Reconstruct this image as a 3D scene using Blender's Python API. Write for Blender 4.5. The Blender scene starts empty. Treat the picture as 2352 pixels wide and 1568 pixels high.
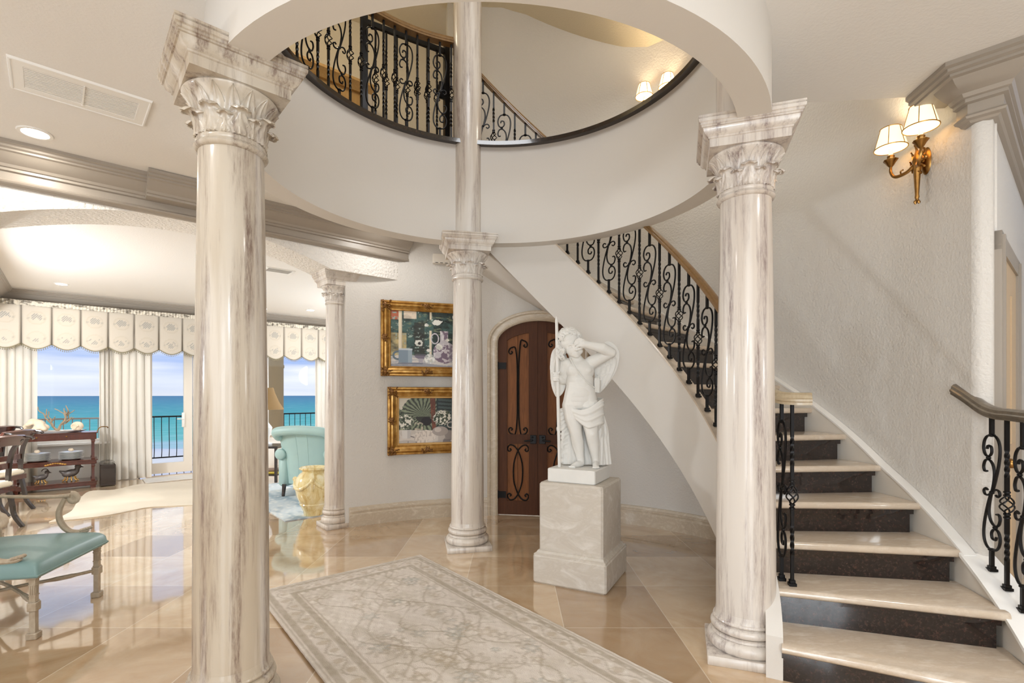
import bpy, bmesh, math, random
import numpy as np
from mathutils import Matrix, Vector, Euler
random.seed(7); np.random.seed(7)
sc = bpy.context.scene
COL = sc.collection
PI = math.pi
# ------------------------------------------------------------------ camera
F = 1155.0; HY = 906.0; EYE = 1.4          # focal length in px, horizon row, eye height (2352x1568 frame)
cd = bpy.data.cameras.new('camera'); cam = bpy.data.objects.new('camera', cd); COL.objects.link(cam)
cam.location = (0, 0, EYE); cam.rotation_euler = (PI/2, 0, 0)
cd.sensor_width = 36; cd.lens = 36*F/2352; cd.shift_y = (HY-784)/2352; cd.clip_end = 6000; cd.clip_start = .05
sc.camera = cam
vs = sc.view_settings
vs.view_transform = 'Standard'; vs.look = 'None'; vs.exposure = 0.42; vs.gamma = 1; vs.use_curve_mapping = False
sc.cycles.use_denoising = True
sc.cycles.max_bounces = 9; sc.cycles.diffuse_bounces = 5; sc.cycles.glossy_bounces = 4
sc.cycles.transparent_max_bounces = 10; sc.cycles.sample_clamp_indirect = 6
sc.cycles.caustics_reflective = False; sc.cycles.caustics_refractive = False

def lin(r, g, b):
    f = lambda c: (c/255/12.92 if c/255 <= .04045 else ((c/255+.055)/1.055)**2.4)
    return (f(r), f(g), f(b), 1.0)

# ------------------------------------------------------------------ sky
w = bpy.data.worlds.new('sky'); sc.world = w; w.use_nodes = True
wn = w.node_tree; wn.nodes.clear()
def wnode(t, **k):
    n = wn.nodes.new(t)
    for a, b in k.items(): setattr(n, a, b)
    return n
tc = wnode('ShaderNodeTexCoord'); mp = wnode('ShaderNodeMapping'); mp.inputs['Scale'].default_value = (1.3, 1.3, 16)
nz = wnode('ShaderNodeTexNoise'); nz.inputs['Scale'].default_value = 1.5; nz.inputs['Detail'].default_value = 6; nz.inputs['Roughness'].default_value = .5
cr = wnode('ShaderNodeValToRGB'); cr.color_ramp.elements[0].position = .40; cr.color_ramp.elements[1].position = .62
cr.color_ramp.elements[0].color = (0, 0, 0, 1); cr.color_ramp.elements[1].color = (1, 1, 1, 1)
sx = wnode('ShaderNodeSeparateXYZ'); gr = wnode('ShaderNodeValToRGB')
e = gr.color_ramp.elements; e[0].position = 0; e[0].color = lin(222, 226, 240); e[1].position = 1; e[1].color = lin(150, 186, 244)
x = e.new(.025); x.color = lin(205, 216, 244); x = e.new(.055); x.color = lin(158, 184, 238); x = e.new(.16); x.color = lin(192, 210, 248)
mx = wnode('ShaderNodeMix', data_type='RGBA'); mx.inputs['B'].default_value = lin(243, 244, 250)
bg = wnode('ShaderNodeBackground'); bg.inputs['Strength'].default_value = .86; wo = wnode('ShaderNodeOutputWorld')
L = wn.links.new
L(tc.outputs['Generated'], mp.inputs['Vector']); L(mp.outputs[0], nz.inputs['Vector']); L(nz.outputs['Fac'], cr.inputs[0])
L(tc.outputs['Generated'], sx.inputs[0]); L(sx.outputs['Z'], gr.inputs[0]); L(gr.outputs[0], mx.inputs['A']); L(cr.outputs[0], mx.inputs['Factor'])
L(mx.outputs['Result'], bg.inputs['Color']); L(bg.outputs[0], wo.inputs[0])

# ------------------------------------------------------------------ sun and large area lights (daylight in doors behind the camera, plus added fills without fixtures)
def area(name, loc, rot, sx_, sy_, power, col=(1, 1, 1), disk=False):
    d = bpy.data.lights.new(name, 'AREA'); d.energy = power; d.color = col[:3]
    d.shape = 'ELLIPSE' if disk else 'RECTANGLE'; d.size = sx_; d.size_y = sy_
    o = bpy.data.objects.new(name, d); COL.objects.link(o); o.location = loc; o.rotation_euler = rot
    return o
sd = bpy.data.lights.new('sun', 'SUN'); sd.energy = .6; sd.angle = .02; sd.color = (1, .95, .88)
so = bpy.data.objects.new('sun', sd); COL.objects.link(so); so.rotation_euler = Vector((.75, -.5, -.75)).to_track_quat('-Z', 'Y').to_euler()
DOWN = (0, 0, 0)
def fill_point(name, loc, power, r=.25, col=(1, .97, .92)):  # unseen point source, added as fill
    d = bpy.data.lights.new(name, 'POINT'); d.energy = power; d.shadow_soft_size = r; d.color = col; d.specular_factor = .15
    o = bpy.data.objects.new(name, d); COL.objects.link(o); o.location = loc; return o
for x_ in (-.925, .95): area('entry_daylight', (x_, -2.75, 1.35), (PI/2, 0, 0), 1.05, 2.4, 66, (.86, .94, 1))
fill_point('rotunda_fill', (-.12, 3.2, 4.75), 30, .3, (.95, .97, 1))  # fill added to light the drum and upper walls, nothing hangs there
fill_point('entry_fill', (.1, -1.3, 2.3), 46, .2, (.88, .95, 1))  # added fill behind the camera to lighten the ceilings
fill_point('foyer_left_fill', (-4.6, .6, 1.7), 55, .2, (.9, .96, 1))  # added uplight for the left part of the ceiling, nothing stands there
fill_point('hall_fill', (3.9, .6, 1.7), 30, .2, (.9, .96, 1))  # unseen fill added to brighten the right side
fill_point('dining_fill', (-6.0, 4.6, 2.0), 205, .25, (.92, .965, 1))  # added out-of-view source that brightens the dining ceiling
fill_point('living_fill', (-1.6, 9.0, 1.9), 150, .25, (.92, .965, 1))  # unseen fill added for the sitting side of the room
area('stairwell_fill', (1.5, 4.6, 4.7), DOWN, .4, .4, 9, (1, .93, .8), True)  # added fill disc over the stair, no fixture
fill_point('upper_fill', (.95, 4.9, 5.35), 15, .12, (1, .86, .62))  # added warm fill for the upper walls, kept out of view
fill_point('upper_fill', (-1.7, 4.7, 5.4), 14, .12, (1, .86, .62))  # second added warm fill, on the landing side
area('foyer_fill', (-2.2, 1.0, 3.13), DOWN, .4, .4, 16, (1, .97, .93), True)  # soft fill added under the foyer ceiling, no fixture
area('foyer_fill', (2.4, .9, 3.13), DOWN, .4, .4, 16, (1, .97, .93), True)  # matching added fill on the right
area('foyer_fill', (-1.2, 5.0, 3.13), DOWN, .25, .25, 5, (1, .97, .93), True)  # small added fill between drum and round wall

# ------------------------------------------------------------------ geometry helpers
C = Vector((-.117, 3.2, 0))                 # axis of the rotunda; stair, drum and round wall are all concentric with it
def pol(R, deg, z=0.0):
    a = math.radians(deg); return Vector((C.x+R*math.cos(a), C.y+R*math.sin(a), z))
def at(px, py, z):                          # point of the horizontal plane z behind a photo pixel
    Y = F*(z-EYE)/(HY-py); return Vector(((px-1176)*Y/F, Y, z))
def hit(px, py, R):                         # point of the cylinder R around the rotunda axis (far side)
    k = (px-1176)/F; a = 1+k*k; b = -2*(k*C.x+C.y); c = C.x**2+C.y**2-R*R
    Y = (-b+math.sqrt(max(0, b*b-4*a*c)))/2/a
    return Vector((k*Y, Y, EYE+(HY-py)*Y/F))
def ang(p): return math.degrees(math.atan2(p.y-C.y, p.x-C.x))
TH = math.radians(41)                       # the house axes run 41 degrees to the picture
U = Vector((math.cos(TH), math.sin(TH), 0)); V = Vector((-math.sin(TH), math.cos(TH), 0)); P0 = Vector((-3.62, 3.554, 0))
def hp(t, v, z=0.0): return P0+U*t+V*v+Vector((0, 0, z))
def ht(px, v):                              # house coordinate t where the pixel column meets the plane v
    k = (px-1176)/F; b = P0+V*v
    return (k*b.y-b.x)/(U.x-k*U.y)
HM = Matrix.Translation(P0) @ Matrix.Rotation(TH, 4, 'Z')
def wallframe(deg, R, z):
    a = math.radians(deg); p = pol(R, deg, z)
    m = Matrix(((math.sin(a), 0, -math.cos(a), p.x), (-math.cos(a), 0, -math.sin(a), p.y), (0, 1, 0, p.z), (0, 0, 0, 1)))
    return m

class MB:
    def __init__(s): s.v = []; s.f = []
    def add(s, vs_, fs):
        n = len(s.v); s.v += [Vector(p) for p in vs_]; s.f += [tuple(i+n for i in f) for f in fs]; return s
    def mark(s): return len(s.v)
    def xf(s, m, i=0):
        for k in range(i, len(s.v)): s.v[k] = m @ s.v[k]
        return s
    def box(s, c, d, rz=0.0, m=None):
        x, y, z = d[0]/2, d[1]/2, d[2]/2; i = s.mark()
        s.add([(a*x, b*y, e_*z) for e_ in (-1, 1) for b in (-1, 1) for a in (-1, 1)],
              [(0, 2, 3, 1), (4, 5, 7, 6), (0, 1, 5, 4), (2, 6, 7, 3), (0, 4, 6, 2), (1, 3, 7, 5)])
        mm = Matrix.Translation(Vector(c)) @ Matrix.Rotation(rz, 4, 'Z')
        return s.xf(mm if m is None else m @ mm, i)
    def cbox(s, c, d, b=.01, rz=0.0):        # box with chamfered edges all round
        x, y, z = d[0]/2, d[1]/2, d[2]/2; i = s.mark()
        ring = lambda q, zz: [(-x+q+b, -y+q, zz), (x-q-b, -y+q, zz), (x-q, -y+q+b, zz), (x-q, y-q-b, zz), (x-q-b, y-q, zz), (-x+q+b, y-q, zz), (-x+q, y-q-b, zz), (-x+q, -y+q+b, zz)]
        vs_ = ring(b*.7, -z)+ring(0, -z+b)+ring(0, z-b)+ring(b*.7, z)
        fs = [tuple(range(7, -1, -1)), tuple(range(24, 32))]
        for k in range(3):
            for j in range(8): fs.append((k*8+j, k*8+(j+1) % 8, k*8+8+(j+1) % 8, k*8+8+j))
        s.add(vs_, fs)
        return s.xf(Matrix.Translation(Vector(c)) @ Matrix.Rotation(rz, 4, 'Z'), i)
    def lathe(s, prof, n=32, c=(0, 0, 0), a0=0, a1=360, flute=0, nf=0, sx=1, sy=1):
        full = abs(a1-a0) >= 359.9; m = n if full else n+1; vs_ = []; fs = []
        for (r, z) in prof:
            for k in range(m):
                a = math.radians(a0+(a1-a0)*k/n); rr = r*(1+flute*math.cos(a*nf)) if nf else r
                vs_.append((c[0]+rr*math.cos(a)*sx, c[1]+rr*math.sin(a)*sy, c[2]+z))
        for j in range(len(prof)-1):
            for k in range(n):
                k2 = (k+1) % m; fs.append((j*m+k, j*m+k2, (j+1)*m+k2, (j+1)*m+k))
        if full:
            if prof[0][0] > 1e-5: fs.append(tuple(range(m-1, -1, -1)))
            if prof[-1][0] > 1e-5: fs.append(tuple((len(prof)-1)*m+k for k in range(m)))
        return s.add(vs_, fs)
    def sweep(s, path, prof, closed=False, cap=True):   # prof: (offset to the right of travel, height)
        P = [Vector(p) for p in path]; n = len(P); vs_ = []; fs = []; m = len(prof)
        def d2(a, b):
            d = Vector((b.x-a.x, b.y-a.y)); return d.normalized() if d.length > 1e-9 else Vector((1, 0))
        for i in range(n):
            if closed: a, b = d2(P[i-1], P[i]), d2(P[i], P[(i+1) % n])
            else:
                a = d2(P[max(i-1, 0)], P[max(i-1, 0)+1]); b = d2(P[min(i, n-2)], P[min(i, n-2)+1])
            na, nb = Vector((a.y, -a.x)), Vector((b.y, -b.x)); q = na+nb
            q = q/ max(1e-6, (1+na.dot(nb))) if q.length > 1e-6 else na
            for (o, h) in prof: vs_.append((P[i].x+q.x*o, P[i].y+q.y*o, P[i].z+h))
        for i in range(n if closed else n-1):
            j = (i+1) % n
            for k in range(m):
                l = (k+1) % m; fs.append((i*m+k, i*m+l, j*m+l, j*m+k))
        if not closed and cap: fs += [tuple(range(m)), tuple((n-1)*m+k for k in range(m-1, -1, -1))]
        return s.add(vs_, fs)
    def tube(s, path, r, n=6, closed=False, sq=1.0, roll=0.0):
        P = [Vector(p) for p in path]; N = len(P); vs_ = []; fs = []
        t0 = (P[1]-P[0]).normalized(); up = Vector((0, 0, 1)) if abs(t0.z) < .9 else Vector((1, 0, 0))
        nrm = (up-t0*up.dot(t0)).normalized()
        for i in range(N):
            if closed: t = (P[(i+1) % N]-P[i-1]).normalized()
            else: t = (P[min(i+1, N-1)]-P[max(i-1, 0)]).normalized()
            nrm = nrm-t*nrm.dot(t); nrm = nrm.normalized() if nrm.length > 1e-6 else t.orthogonal().normalized()
            bn = t.cross(nrm); rr = r[i] if hasattr(r, '__len__') else r
            for k in range(n):
                a = 2*PI*k/n+roll; vs_.append(P[i]+nrm*math.cos(a)*rr*sq+bn*math.sin(a)*rr)
        for i in range(N if closed else N-1):
            j = (i+1) % N
            for k in range(n): fs.append((i*n+k, i*n+(k+1) % n, j*n+(k+1) % n, j*n+k))
        if not closed: fs += [tuple(range(n-1, -1, -1)), tuple((N-1)*n+k for k in range(n))]
        return s.add(vs_, fs)
    def ball(s, c, r, n=10, m=None, rz=None):
        rx, ry, rz_ = (r, r, r) if not hasattr(r, '__len__') else r; i = s.mark(); h = max(4, n//2+1)
        vs_ = [(0, 0, -1)]+[(math.sin(PI*j/h)*math.cos(2*PI*k/n), math.sin(PI*j/h)*math.sin(2*PI*k/n), -math.cos(PI*j/h)) for j in range(1, h) for k in range(n)]+[(0, 0, 1)]
        fs = [(0, 1+(k+1) % n, 1+k) for k in range(n)]
        for j in range(h-2):
            for k in range(n): fs.append((1+j*n+k, 1+j*n+(k+1) % n, 1+(j+1)*n+(k+1) % n, 1+(j+1)*n+k))
        L_ = len(vs_)-1; fs += [(1+(h-2)*n+k, 1+(h-2)*n+(k+1) % n, L_) for k in range(n)]
        s.add(vs_, fs)
        mm = Matrix.Translation(Vector(c)) @ (m if m is not None else Matrix()) @ Matrix.Diagonal((rx, ry, rz_, 1))
        return s.xf(mm, i)
    def cone(s, p, q, r0, r1, n=12):         # round-ended tapering limb
        p, q = Vector(p), Vector(q)
        s.tube([p, q], [r0, r1], n); s.ball(p, r0, n); s.ball(q, r1, n); return s
    def grid(s, nu, nv, fn, thick=0.0, wrapu=False):
        vs_ = [Vector(fn(i/(nu), j/(nv))) for j in range(nv+1) for i in range(nu+1)]; W = nu+1
        fs = [(j*W+i, j*W+i+1, (j+1)*W+i+1, (j+1)*W+i) for j in range(nv) for i in range(nu)]
        if thick:
            n = len(vs_); nr = [Vector((0, 0, 0)) for _ in vs_]
            for f in fs:
                a = (vs_[f[2]]-vs_[f[0]]).cross(vs_[f[3]]-vs_[f[1]])
                for i in f: nr[i] += a
            vs2 = [p-(q.normalized() if q.length > 0 else Vector((0, 0, 1)))*thick for p, q in zip(vs_, nr)]
            b = [(f[3]+n, f[2]+n, f[1]+n, f[0]+n) for f in fs]
            loop = list(range(W))+[j*W+nu for j in range(1, nv+1)]+[nv*W+i for i in range(nu-1, -1, -1)]+[j*W for j in range(nv-1, 0, -1)]
            side = [(loop[(k+1) % len(loop)], loop[k], loop[k]+n, loop[(k+1) % len(loop)]+n) for k in range(len(loop))]
            return s.add(vs_+vs2, fs+b+side)
        return s.add(vs_, fs)
    def prism(s, poly, z0, z1):              # polygon in XY raised from z0 to z1
        n = len(poly)
        vs_ = [(p[0], p[1], z0) for p in poly]+[(p[0], p[1], z1) for p in poly]
        return s.add(vs_, [tuple(range(n-1, -1, -1)), tuple(range(n, 2*n))]+[(i, (i+1) % n, n+(i+1) % n, n+i) for i in range(n)])
    def mesh(s, name, smooth=40):
        me = bpy.data.meshes.new(name); me.from_pydata([tuple(p) for p in s.v], [], s.f)
        bm = bmesh.new(); bm.from_mesh(me); bmesh.ops.recalc_face_normals(bm, faces=bm.faces[:]); bm.to_mesh(me); bm.free()
        if smooth:
            me.shade_smooth(); me.set_sharp_from_angle(angle=math.radians(smooth))
        return me
    def build(s, name, mat_, parent=None, smooth=40, loc=None):
        o = bpy.data.objects.new(name, s.mesh(name, smooth)); o.data.materials.append(mat_); COL.objects.link(o)
        if parent: o.parent = parent
        if loc is not None: o.location = loc
        return o
def spline(pts, n=8, closed=False):          # Catmull-Rom through the points
    P = [Vector(p) if len(p) == 3 else Vector((p[0], 0, p[1])) for p in pts]; out = []
    N = len(P)
    for i in range(N if closed else N-1):
        if closed: a, b, c, d = P[i-1], P[i], P[(i+1) % N], P[(i+2) % N]
        else: a, b, c, d = P[max(i-1, 0)], P[i], P[i+1], P[min(i+2, N-1)]
        for k in range(n):
            t = k/n; out.append(.5*((2*b)+(c-a)*t+(2*a-5*b+4*c-d)*t*t+(3*b-a-3*c+d)*t**3))
    if not closed: out.append(P[-1])
    return out
def tag(o, label=None, cat=None, group=None, kind=None):
    if label: o['label'] = label
    if cat: o['category'] = cat
    if group: o['group'] = group
    if kind: o['kind'] = kind
    return o
def thing(name, label, cat, loc=(0, 0, 0), rz=0.0, group=None):
    o = bpy.data.objects.new(name, None); COL.objects.link(o); o.location = loc; o.rotation_euler = (0, 0, rz); o.empty_display_size = .1
    return tag(o, label, cat, group)
def thing_m(name, label, cat, m, group=None):
    o = bpy.data.objects.new(name, None); COL.objects.link(o); o.matrix_world = m; o.empty_display_size = .1
    return tag(o, label, cat, group)
def struct(name, mb, mt, parent=None, smooth=40):
    o = mb.build(name, mt, parent, smooth)
    if not parent: o['kind'] = 'structure'
    return o
def inst(name, me, parent, loc, rz=0.0, sz=1.0):
    o = bpy.data.objects.new(name, me); COL.objects.link(o); o.parent = parent; o.location = loc; o.rotation_euler = (0, 0, rz); o.scale = (1, 1, sz)
    return o
def copy_tree(o, parent=None):
    c = o.copy(); COL.objects.link(c)
    if parent: c.parent = parent
    for ch in list(o.children): copy_tree(ch, c)
    return c
def remesh(mb, name, mat_, parent=None, voxel=.008, smooth_it=4, fac=.5):
    o = bpy.data.objects.new('t', mb.mesh('t', 0)); COL.objects.link(o)
    r = o.modifiers.new('r', 'REMESH'); r.mode = 'VOXEL'; r.voxel_size = voxel
    if smooth_it:
        q = o.modifiers.new('s', 'SMOOTH'); q.iterations = smooth_it; q.factor = fac
    dg = bpy.context.evaluated_depsgraph_get(); me = bpy.data.meshes.new_from_object(o.evaluated_get(dg))
    bpy.data.objects.remove(o); me.name = name; me.shade_smooth()
    me.materials.clear(); me.materials.append(mat_)
    ob = bpy.data.objects.new(name, me); COL.objects.link(ob)
    if parent: ob.parent = parent
    return ob

# ------------------------------------------------------------------ materials
class G:
    def __init__(s, name):
        s.m = bpy.data.materials.new(name); s.m.use_nodes = True; s.t = s.m.node_tree
        s.b = s.t.nodes['Principled BSDF']; s.out = s.t.nodes['Material Output']; s._c = None
    def put(s, sock, v):
        if isinstance(v, bpy.types.NodeSocket): s.t.links.new(v, sock)
        else: sock.default_value = v
    def n(s, t, ins=None, **kw):
        n = s.t.nodes.new(t)
        for k, v in kw.items(): setattr(n, k, v)
        for k, v in (ins or {}).items(): s.put(n.inputs[k], v)
        return n
    def co(s, scale=(1, 1, 1), rot=(0, 0, 0), loc=(0, 0, 0)):
        if s._c is None: s._c = s.n('ShaderNodeTexCoord').outputs['Object']
        return s.n('ShaderNodeMapping', {'Vector': s._c, 'Scale': scale, 'Rotation': rot, 'Location': loc}).outputs[0]
    def noise(s, vec, scale=5, detail=4, rough=.5, dist=0.0):
        return s.n('ShaderNodeTexNoise', {'Vector': vec, 'Scale': scale, 'Detail': detail, 'Roughness': rough, 'Distortion': dist}).outputs['Fac']
    def math(s, op, a, b=0.0):
        n = s.n('ShaderNodeMath', operation=op); s.put(n.inputs[0], a); s.put(n.inputs[1], b); return n.outputs[0]
    def ramp(s, f, stops):
        n = s.n('ShaderNodeValToRGB'); s.put(n.inputs[0], f); el = n.color_ramp.elements
        while len(el) < len(stops): el.new(.5)
        for e_, (p, c) in zip(el, stops): e_.position = p; e_.color = c if hasattr(c, '__len__') else (c, c, c, 1)
        return n.outputs[0]
    def mix(s, f, a, b, mode='MIX'):
        n = s.n('ShaderNodeMix', data_type='RGBA', blend_type=mode); s.put(n.inputs['Factor'], f); s.put(n.inputs['A'], a); s.put(n.inputs['B'], b)
        return n.outputs['Result']
    def bump(s, h, strength=.2, dist=.01):
        s.put(s.b.inputs['Normal'], s.n('ShaderNodeBump', {'Height': h, 'Strength': strength, 'Distance': dist}).outputs[0])
    def set(s, **k):
        for a, v in k.items(): s.put(s.b.inputs[a.replace('_', ' ')], v)
        return s
def plain(name, col, rough=.5, metal=0.0, bump=None, coat=0.0, var=0.0, vs_=6, spec=.5):
    g = G(name); c = col
    if var:
        c = g.mix(g.noise(g.co(), vs_, 5), tuple(max(0, x_*(1-var)) for x_ in col[:3])+(1,), tuple(min(1, x_*(1+var)) for x_ in col[:3])+(1,))
    g.set(Base_Color=c, Roughness=rough, Metallic=metal, Coat_Weight=coat, Specular_IOR_Level=spec)
    if bump: g.bump(g.noise(g.co(), bump[0], 3), bump[1], bump[2])
    return g.m
M = {}
M['wall'] = plain('wall_plaster', lin(212, 208, 202), .75, bump=(55, .5, .012))
M['drum'] = plain('smooth_plaster', lin(214, 209, 202), .7, bump=(90, .1, .003))
M['ceil'] = plain('ceiling_plaster', lin(230, 227, 223), .8, bump=(70, .25, .006))
M['upper'] = plain('upper_plaster', lin(216, 204, 178), .75, bump=(60, .4, .01))
M['soffit'] = plain('rough_plaster', lin(232, 228, 222), .8, bump=(45, .9, .02))
M['crown'] = plain('taupe_moulding', lin(160, 151, 140), .35)
M['paint'] = plain('cream_paint', lin(222, 215, 204), .45)
M['white'] = plain('white_paint', lin(236, 234, 230), .45)
M['iron'] = plain('black_iron', lin(24, 22, 22), .38, .6, var=.3)
M['bronze'] = plain('rubbed_bronze', lin(70, 52, 40), .35, .8)
M['brass'] = plain('antique_brass', lin(150, 112, 62), .3, 1.0, var=.4, vs_=30)
M['railwood'] = None
def marble(name, base, dark, mid, coat=.6, seed=0.0, amt=1.0):
    g = G(name)
    v = g.co((13, 13, .8), loc=(seed, seed*2, seed)); a = g.noise(v, 1.0, 8, .68, .25)
    v2 = g.co((34, 34, 2.0), loc=(seed*3, 0, 0)); b = g.noise(v2, 1.0, 6, .7)
    v3 = g.co((3, 3, .5), loc=(0, seed, 1.3*seed)); c3 = g.noise(v3, 1.0, 3)
    fine = g.noise(g.co((110, 110, 16)), 1.0, 4, .75)
    c = g.mix(g.ramp(c3, [(.35, 0.0), (.65, 1.0)]), base, mid)
    s1 = g.math('MULTIPLY', g.ramp(a, [(.47, 0.0), (.60, 1.0)]), g.ramp(b, [(.36, .12), (.58, 1.0)]))
    s2 = g.math('MULTIPLY', s1, g.ramp(fine, [(.35, .35), (.6, 1.0)]))
    c = g.mix(g.math('MULTIPLY', s2, .85*amt), c, dark)
    w_ = g.ramp(g.noise(g.co((14, 14, .8), loc=(5+seed, 1, 2)), 1, 4), [(.54, 0.0), (.7, .4)])
    c = g.mix(w_, c, lin(236, 232, 226))
    g.set(Base_Color=c, Roughness=.4, Coat_Weight=coat*.6, Coat_Roughness=.1)
    return g.m
M['marble_warm'] = marble('veined_marble_warm', lin(194, 184, 169), lin(104, 80, 68), lin(174, 158, 136), seed=1.7, amt=1.1)
M['marble'] = marble('veined_marble', lin(214, 206, 197), lin(116, 94, 92), lin(200, 188, 176), seed=3.1)
M['marble_pale'] = marble('veined_marble_pale', lin(216, 209, 200), lin(128, 106, 98), lin(198, 184, 168), seed=6.3, amt=.9)
def travertine(name, c1, c2, c3, scale=1.0, rough=.12, coat=.5, dist=.8):
    g = G(name); a = g.noise(g.co((2*scale, 5*scale, 4*scale)), 1.5, 9, .68, dist); b = g.noise(g.co((30*scale, 50*scale, 50*scale)), 1, 4)
    c = g.ramp(a, [(.3, c1), (.5, c2), (.7, c3)]); c = g.mix(g.math('MULTIPLY', b, .25), c, lin(236, 222, 200), 'SOFT_LIGHT')
    g.set(Base_Color=c, Roughness=rough, Coat_Weight=coat, Coat_Roughness=.05); return g.m
M['tread'] = travertine('tread_travertine', lin(206, 192, 175), lin(193, 177, 159), lin(217, 206, 192), 1.8, .16, .5, .15)
M['skirt'] = travertine('baseboard_travertine', lin(206, 196, 180), lin(188, 174, 154), lin(216, 206, 190), 2.0, .3, .1)
M['stone'] = travertine('cast_stone', lin(205, 199, 191), lin(190, 182, 171), lin(214, 209, 202), 1.5, .6, 0)
M['statue'] = plain('carved_white_stone', lin(222, 220, 215), .55, var=.06, vs_=9, bump=(120, .06, .002))
g = G('granite'); a = g.noise(g.co((1, 1, 1)), 55, 6, .75); b = g.n('ShaderNodeTexVoronoi', {'Vector': g.co(), 'Scale': 90.0}).outputs['Distance']
c = g.ramp(a, [(.38, lin(18, 14, 14)), (.53, lin(42, 31, 28)), (.65, lin(74, 50, 42)), (.75, lin(112, 92, 84))])
c = g.mix(g.math('MULTIPLY', b, .5), c, lin(18, 14, 14)); g.set(Base_Color=c, Roughness=.1, Coat_Weight=.4, Coat_Roughness=.03); M['granite'] = g.m
# polished stone floor: square slabs, each with its own tone
g = G('travertine_floor'); sxyz = g.n('ShaderNodeSeparateXYZ', {0: g.co()})
tx = g.math('DIVIDE', g.math('ADD', sxyz.outputs[0], 2.307), .655); ty = g.math('DIVIDE', g.math('ADD', sxyz.outputs[1], -3.02), .662)
ix, iy = g.math('FLOOR', tx), g.math('FLOOR', ty); fx, fy = g.math('FRACT', tx), g.math('FRACT', ty)
cell = g.n('ShaderNodeCombineXYZ', {0: ix, 1: iy, 2: 0.0}).outputs[0]
wn_ = g.n('ShaderNodeTexWhiteNoise', {'Vector': cell}, noise_dimensions='3D')
shift = g.n('ShaderNodeVectorMath', {0: g.co(), 1: g.n('ShaderNodeVectorMath', {0: wn_.outputs['Color'], 'Scale': 9.0}, operation='SCALE').outputs[0]}, operation='ADD').outputs[0]
na = g.noise(shift, 2.4, 8, .6, 1.2); nb = g.noise(shift, 14, 5, .6)
c = g.ramp(na, [(.28, lin(196, 170, 138)), (.45, lin(211, 188, 158)), (.6, lin(220, 201, 174)), (.78, lin(229, 215, 194))])
tone = g.ramp(wn_.outputs['Value'], [(0, lin(182, 166, 146)), (.3, lin(218, 210, 200)), (.6, lin(240, 236, 230)), (1, lin(250, 248, 245))])
c = g.mix(.8, c, tone, 'MULTIPLY'); c = g.mix(g.math('MULTIPLY', nb, .35), c, lin(176, 140, 100), 'SOFT_LIGHT')
ed = g.math('MINIMUM', g.math('MINIMUM', fx, g.math('SUBTRACT', 1.0, fx)), g.math('MINIMUM', fy, g.math('SUBTRACT', 1.0, fy)))
gl = g.math('LESS_THAN', ed, .0042); c = g.mix(g.math('MULTIPLY', gl, .55), c, lin(228, 214, 192))
g.set(Base_Color=c, Roughness=g.math('ADD', g.math('MULTIPLY', nb, .07), .05), Coat_Weight=1.0, Coat_IOR=1.65, Coat_Roughness=.035); M['floor'] = g.m
def wood(name, c1, c2, rough=.35, sc_=(3, 3, .35), coat=.15):
    g = G(name); a = g.noise(g.co(sc_), 6, 7, .6, 1.5); b = g.noise(g.co((sc_[0]*12, sc_[1]*12, sc_[2]*3)), 3, 4)
    c = g.mix(a, c1, c2); c = g.mix(g.math('MULTIPLY', b, .5), c, tuple(x_*.55 for x_ in c1[:3])+(1,))
    g.set(Base_Color=c, Roughness=rough, Coat_Weight=coat, Specular_IOR_Level=.25 if coat == 0 else .5)
    return g.m
M['door'] = wood('knotty_door_wood', lin(66, 38, 24), lin(106, 66, 42), .6, (6, 6, .4), 0)
M['panel'] = wood('door_panel_wood', lin(92, 52, 28), lin(172, 112, 66), .55, (8, 8, .6), 0)
M['mahog'] = wood('dark_mahogany', lin(56, 24, 18), lin(100, 48, 34), .22, (2, 2, 2), .4)
M['black_wood'] = wood('ebonised_wood', lin(26, 18, 16), lin(52, 36, 30), .25, (2, 2, 2), .4)
M['railwood'] = wood('gilded_rail_wood', lin(104, 74, 42), lin(164, 126, 76), .3, (2, 2, 2), .3)
M['rail_grey'] = wood('weathered_rail_wood', lin(70, 62, 54), lin(146, 134, 116), .3, (2, 2, 2), .3)
M['rail_pale'] = wood('pale_rail_wood', lin(150, 130, 100), lin(206, 190, 160), .3, (2, 2, 2), .3)
M['honey'] = wood('honey_wood', lin(170, 128, 70), lin(214, 176, 116), .4, (2, 2, .5), .1)
M['limed'] = wood('limed_oak', lin(150, 130, 106), lin(204, 192, 172), .5, (2, 2, 2), 0)
g = G('gilt'); a = g.noise(g.co(), 14, 5); c = g.ramp(a, [(.3, lin(150, 104, 46)), (.5, lin(184, 138, 68)), (.7, lin(212, 172, 104))]); g.set(Base_Color=c, Metallic=.55, Roughness=.35); M['gilt'] = g.m
M['gilt_dark'] = plain('dark_gilt_carving', lin(128, 88, 44), .4, .5, var=.6, vs_=60)
M['teal'] = plain('teal_leather', lin(112, 140, 138), .38, var=.14, vs_=7, bump=(160, .1, .002))
M['mint'] = plain('mint_leather', lin(164, 194, 192), .42, var=.06, vs_=5, bump=(160, .1, .002))
M['cream'] = plain('cream_fabric', lin(226, 216, 196), .85, bump=(200, .2, .002))
M['shell'] = plain('shell', lin(222, 204, 180), .5, var=.15, vs_=20)
M['glaze'] = plain('white_glaze', lin(236, 236, 234), .2, coat=.5)
M['urn'] = None
g = G('yellow_glaze'); a = g.noise(g.co((4, 4, 1.2)), 3, 6, .65, .8); c = g.ramp(a, [(.3, lin(190, 156, 86)), (.5, lin(224, 208, 156)), (.66, lin(236, 228, 196)), (.8, lin(128, 92, 56))]); g.set(Base_Color=c, Roughness=.22, Coat_Weight=.5); M['urn'] = g.m
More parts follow.
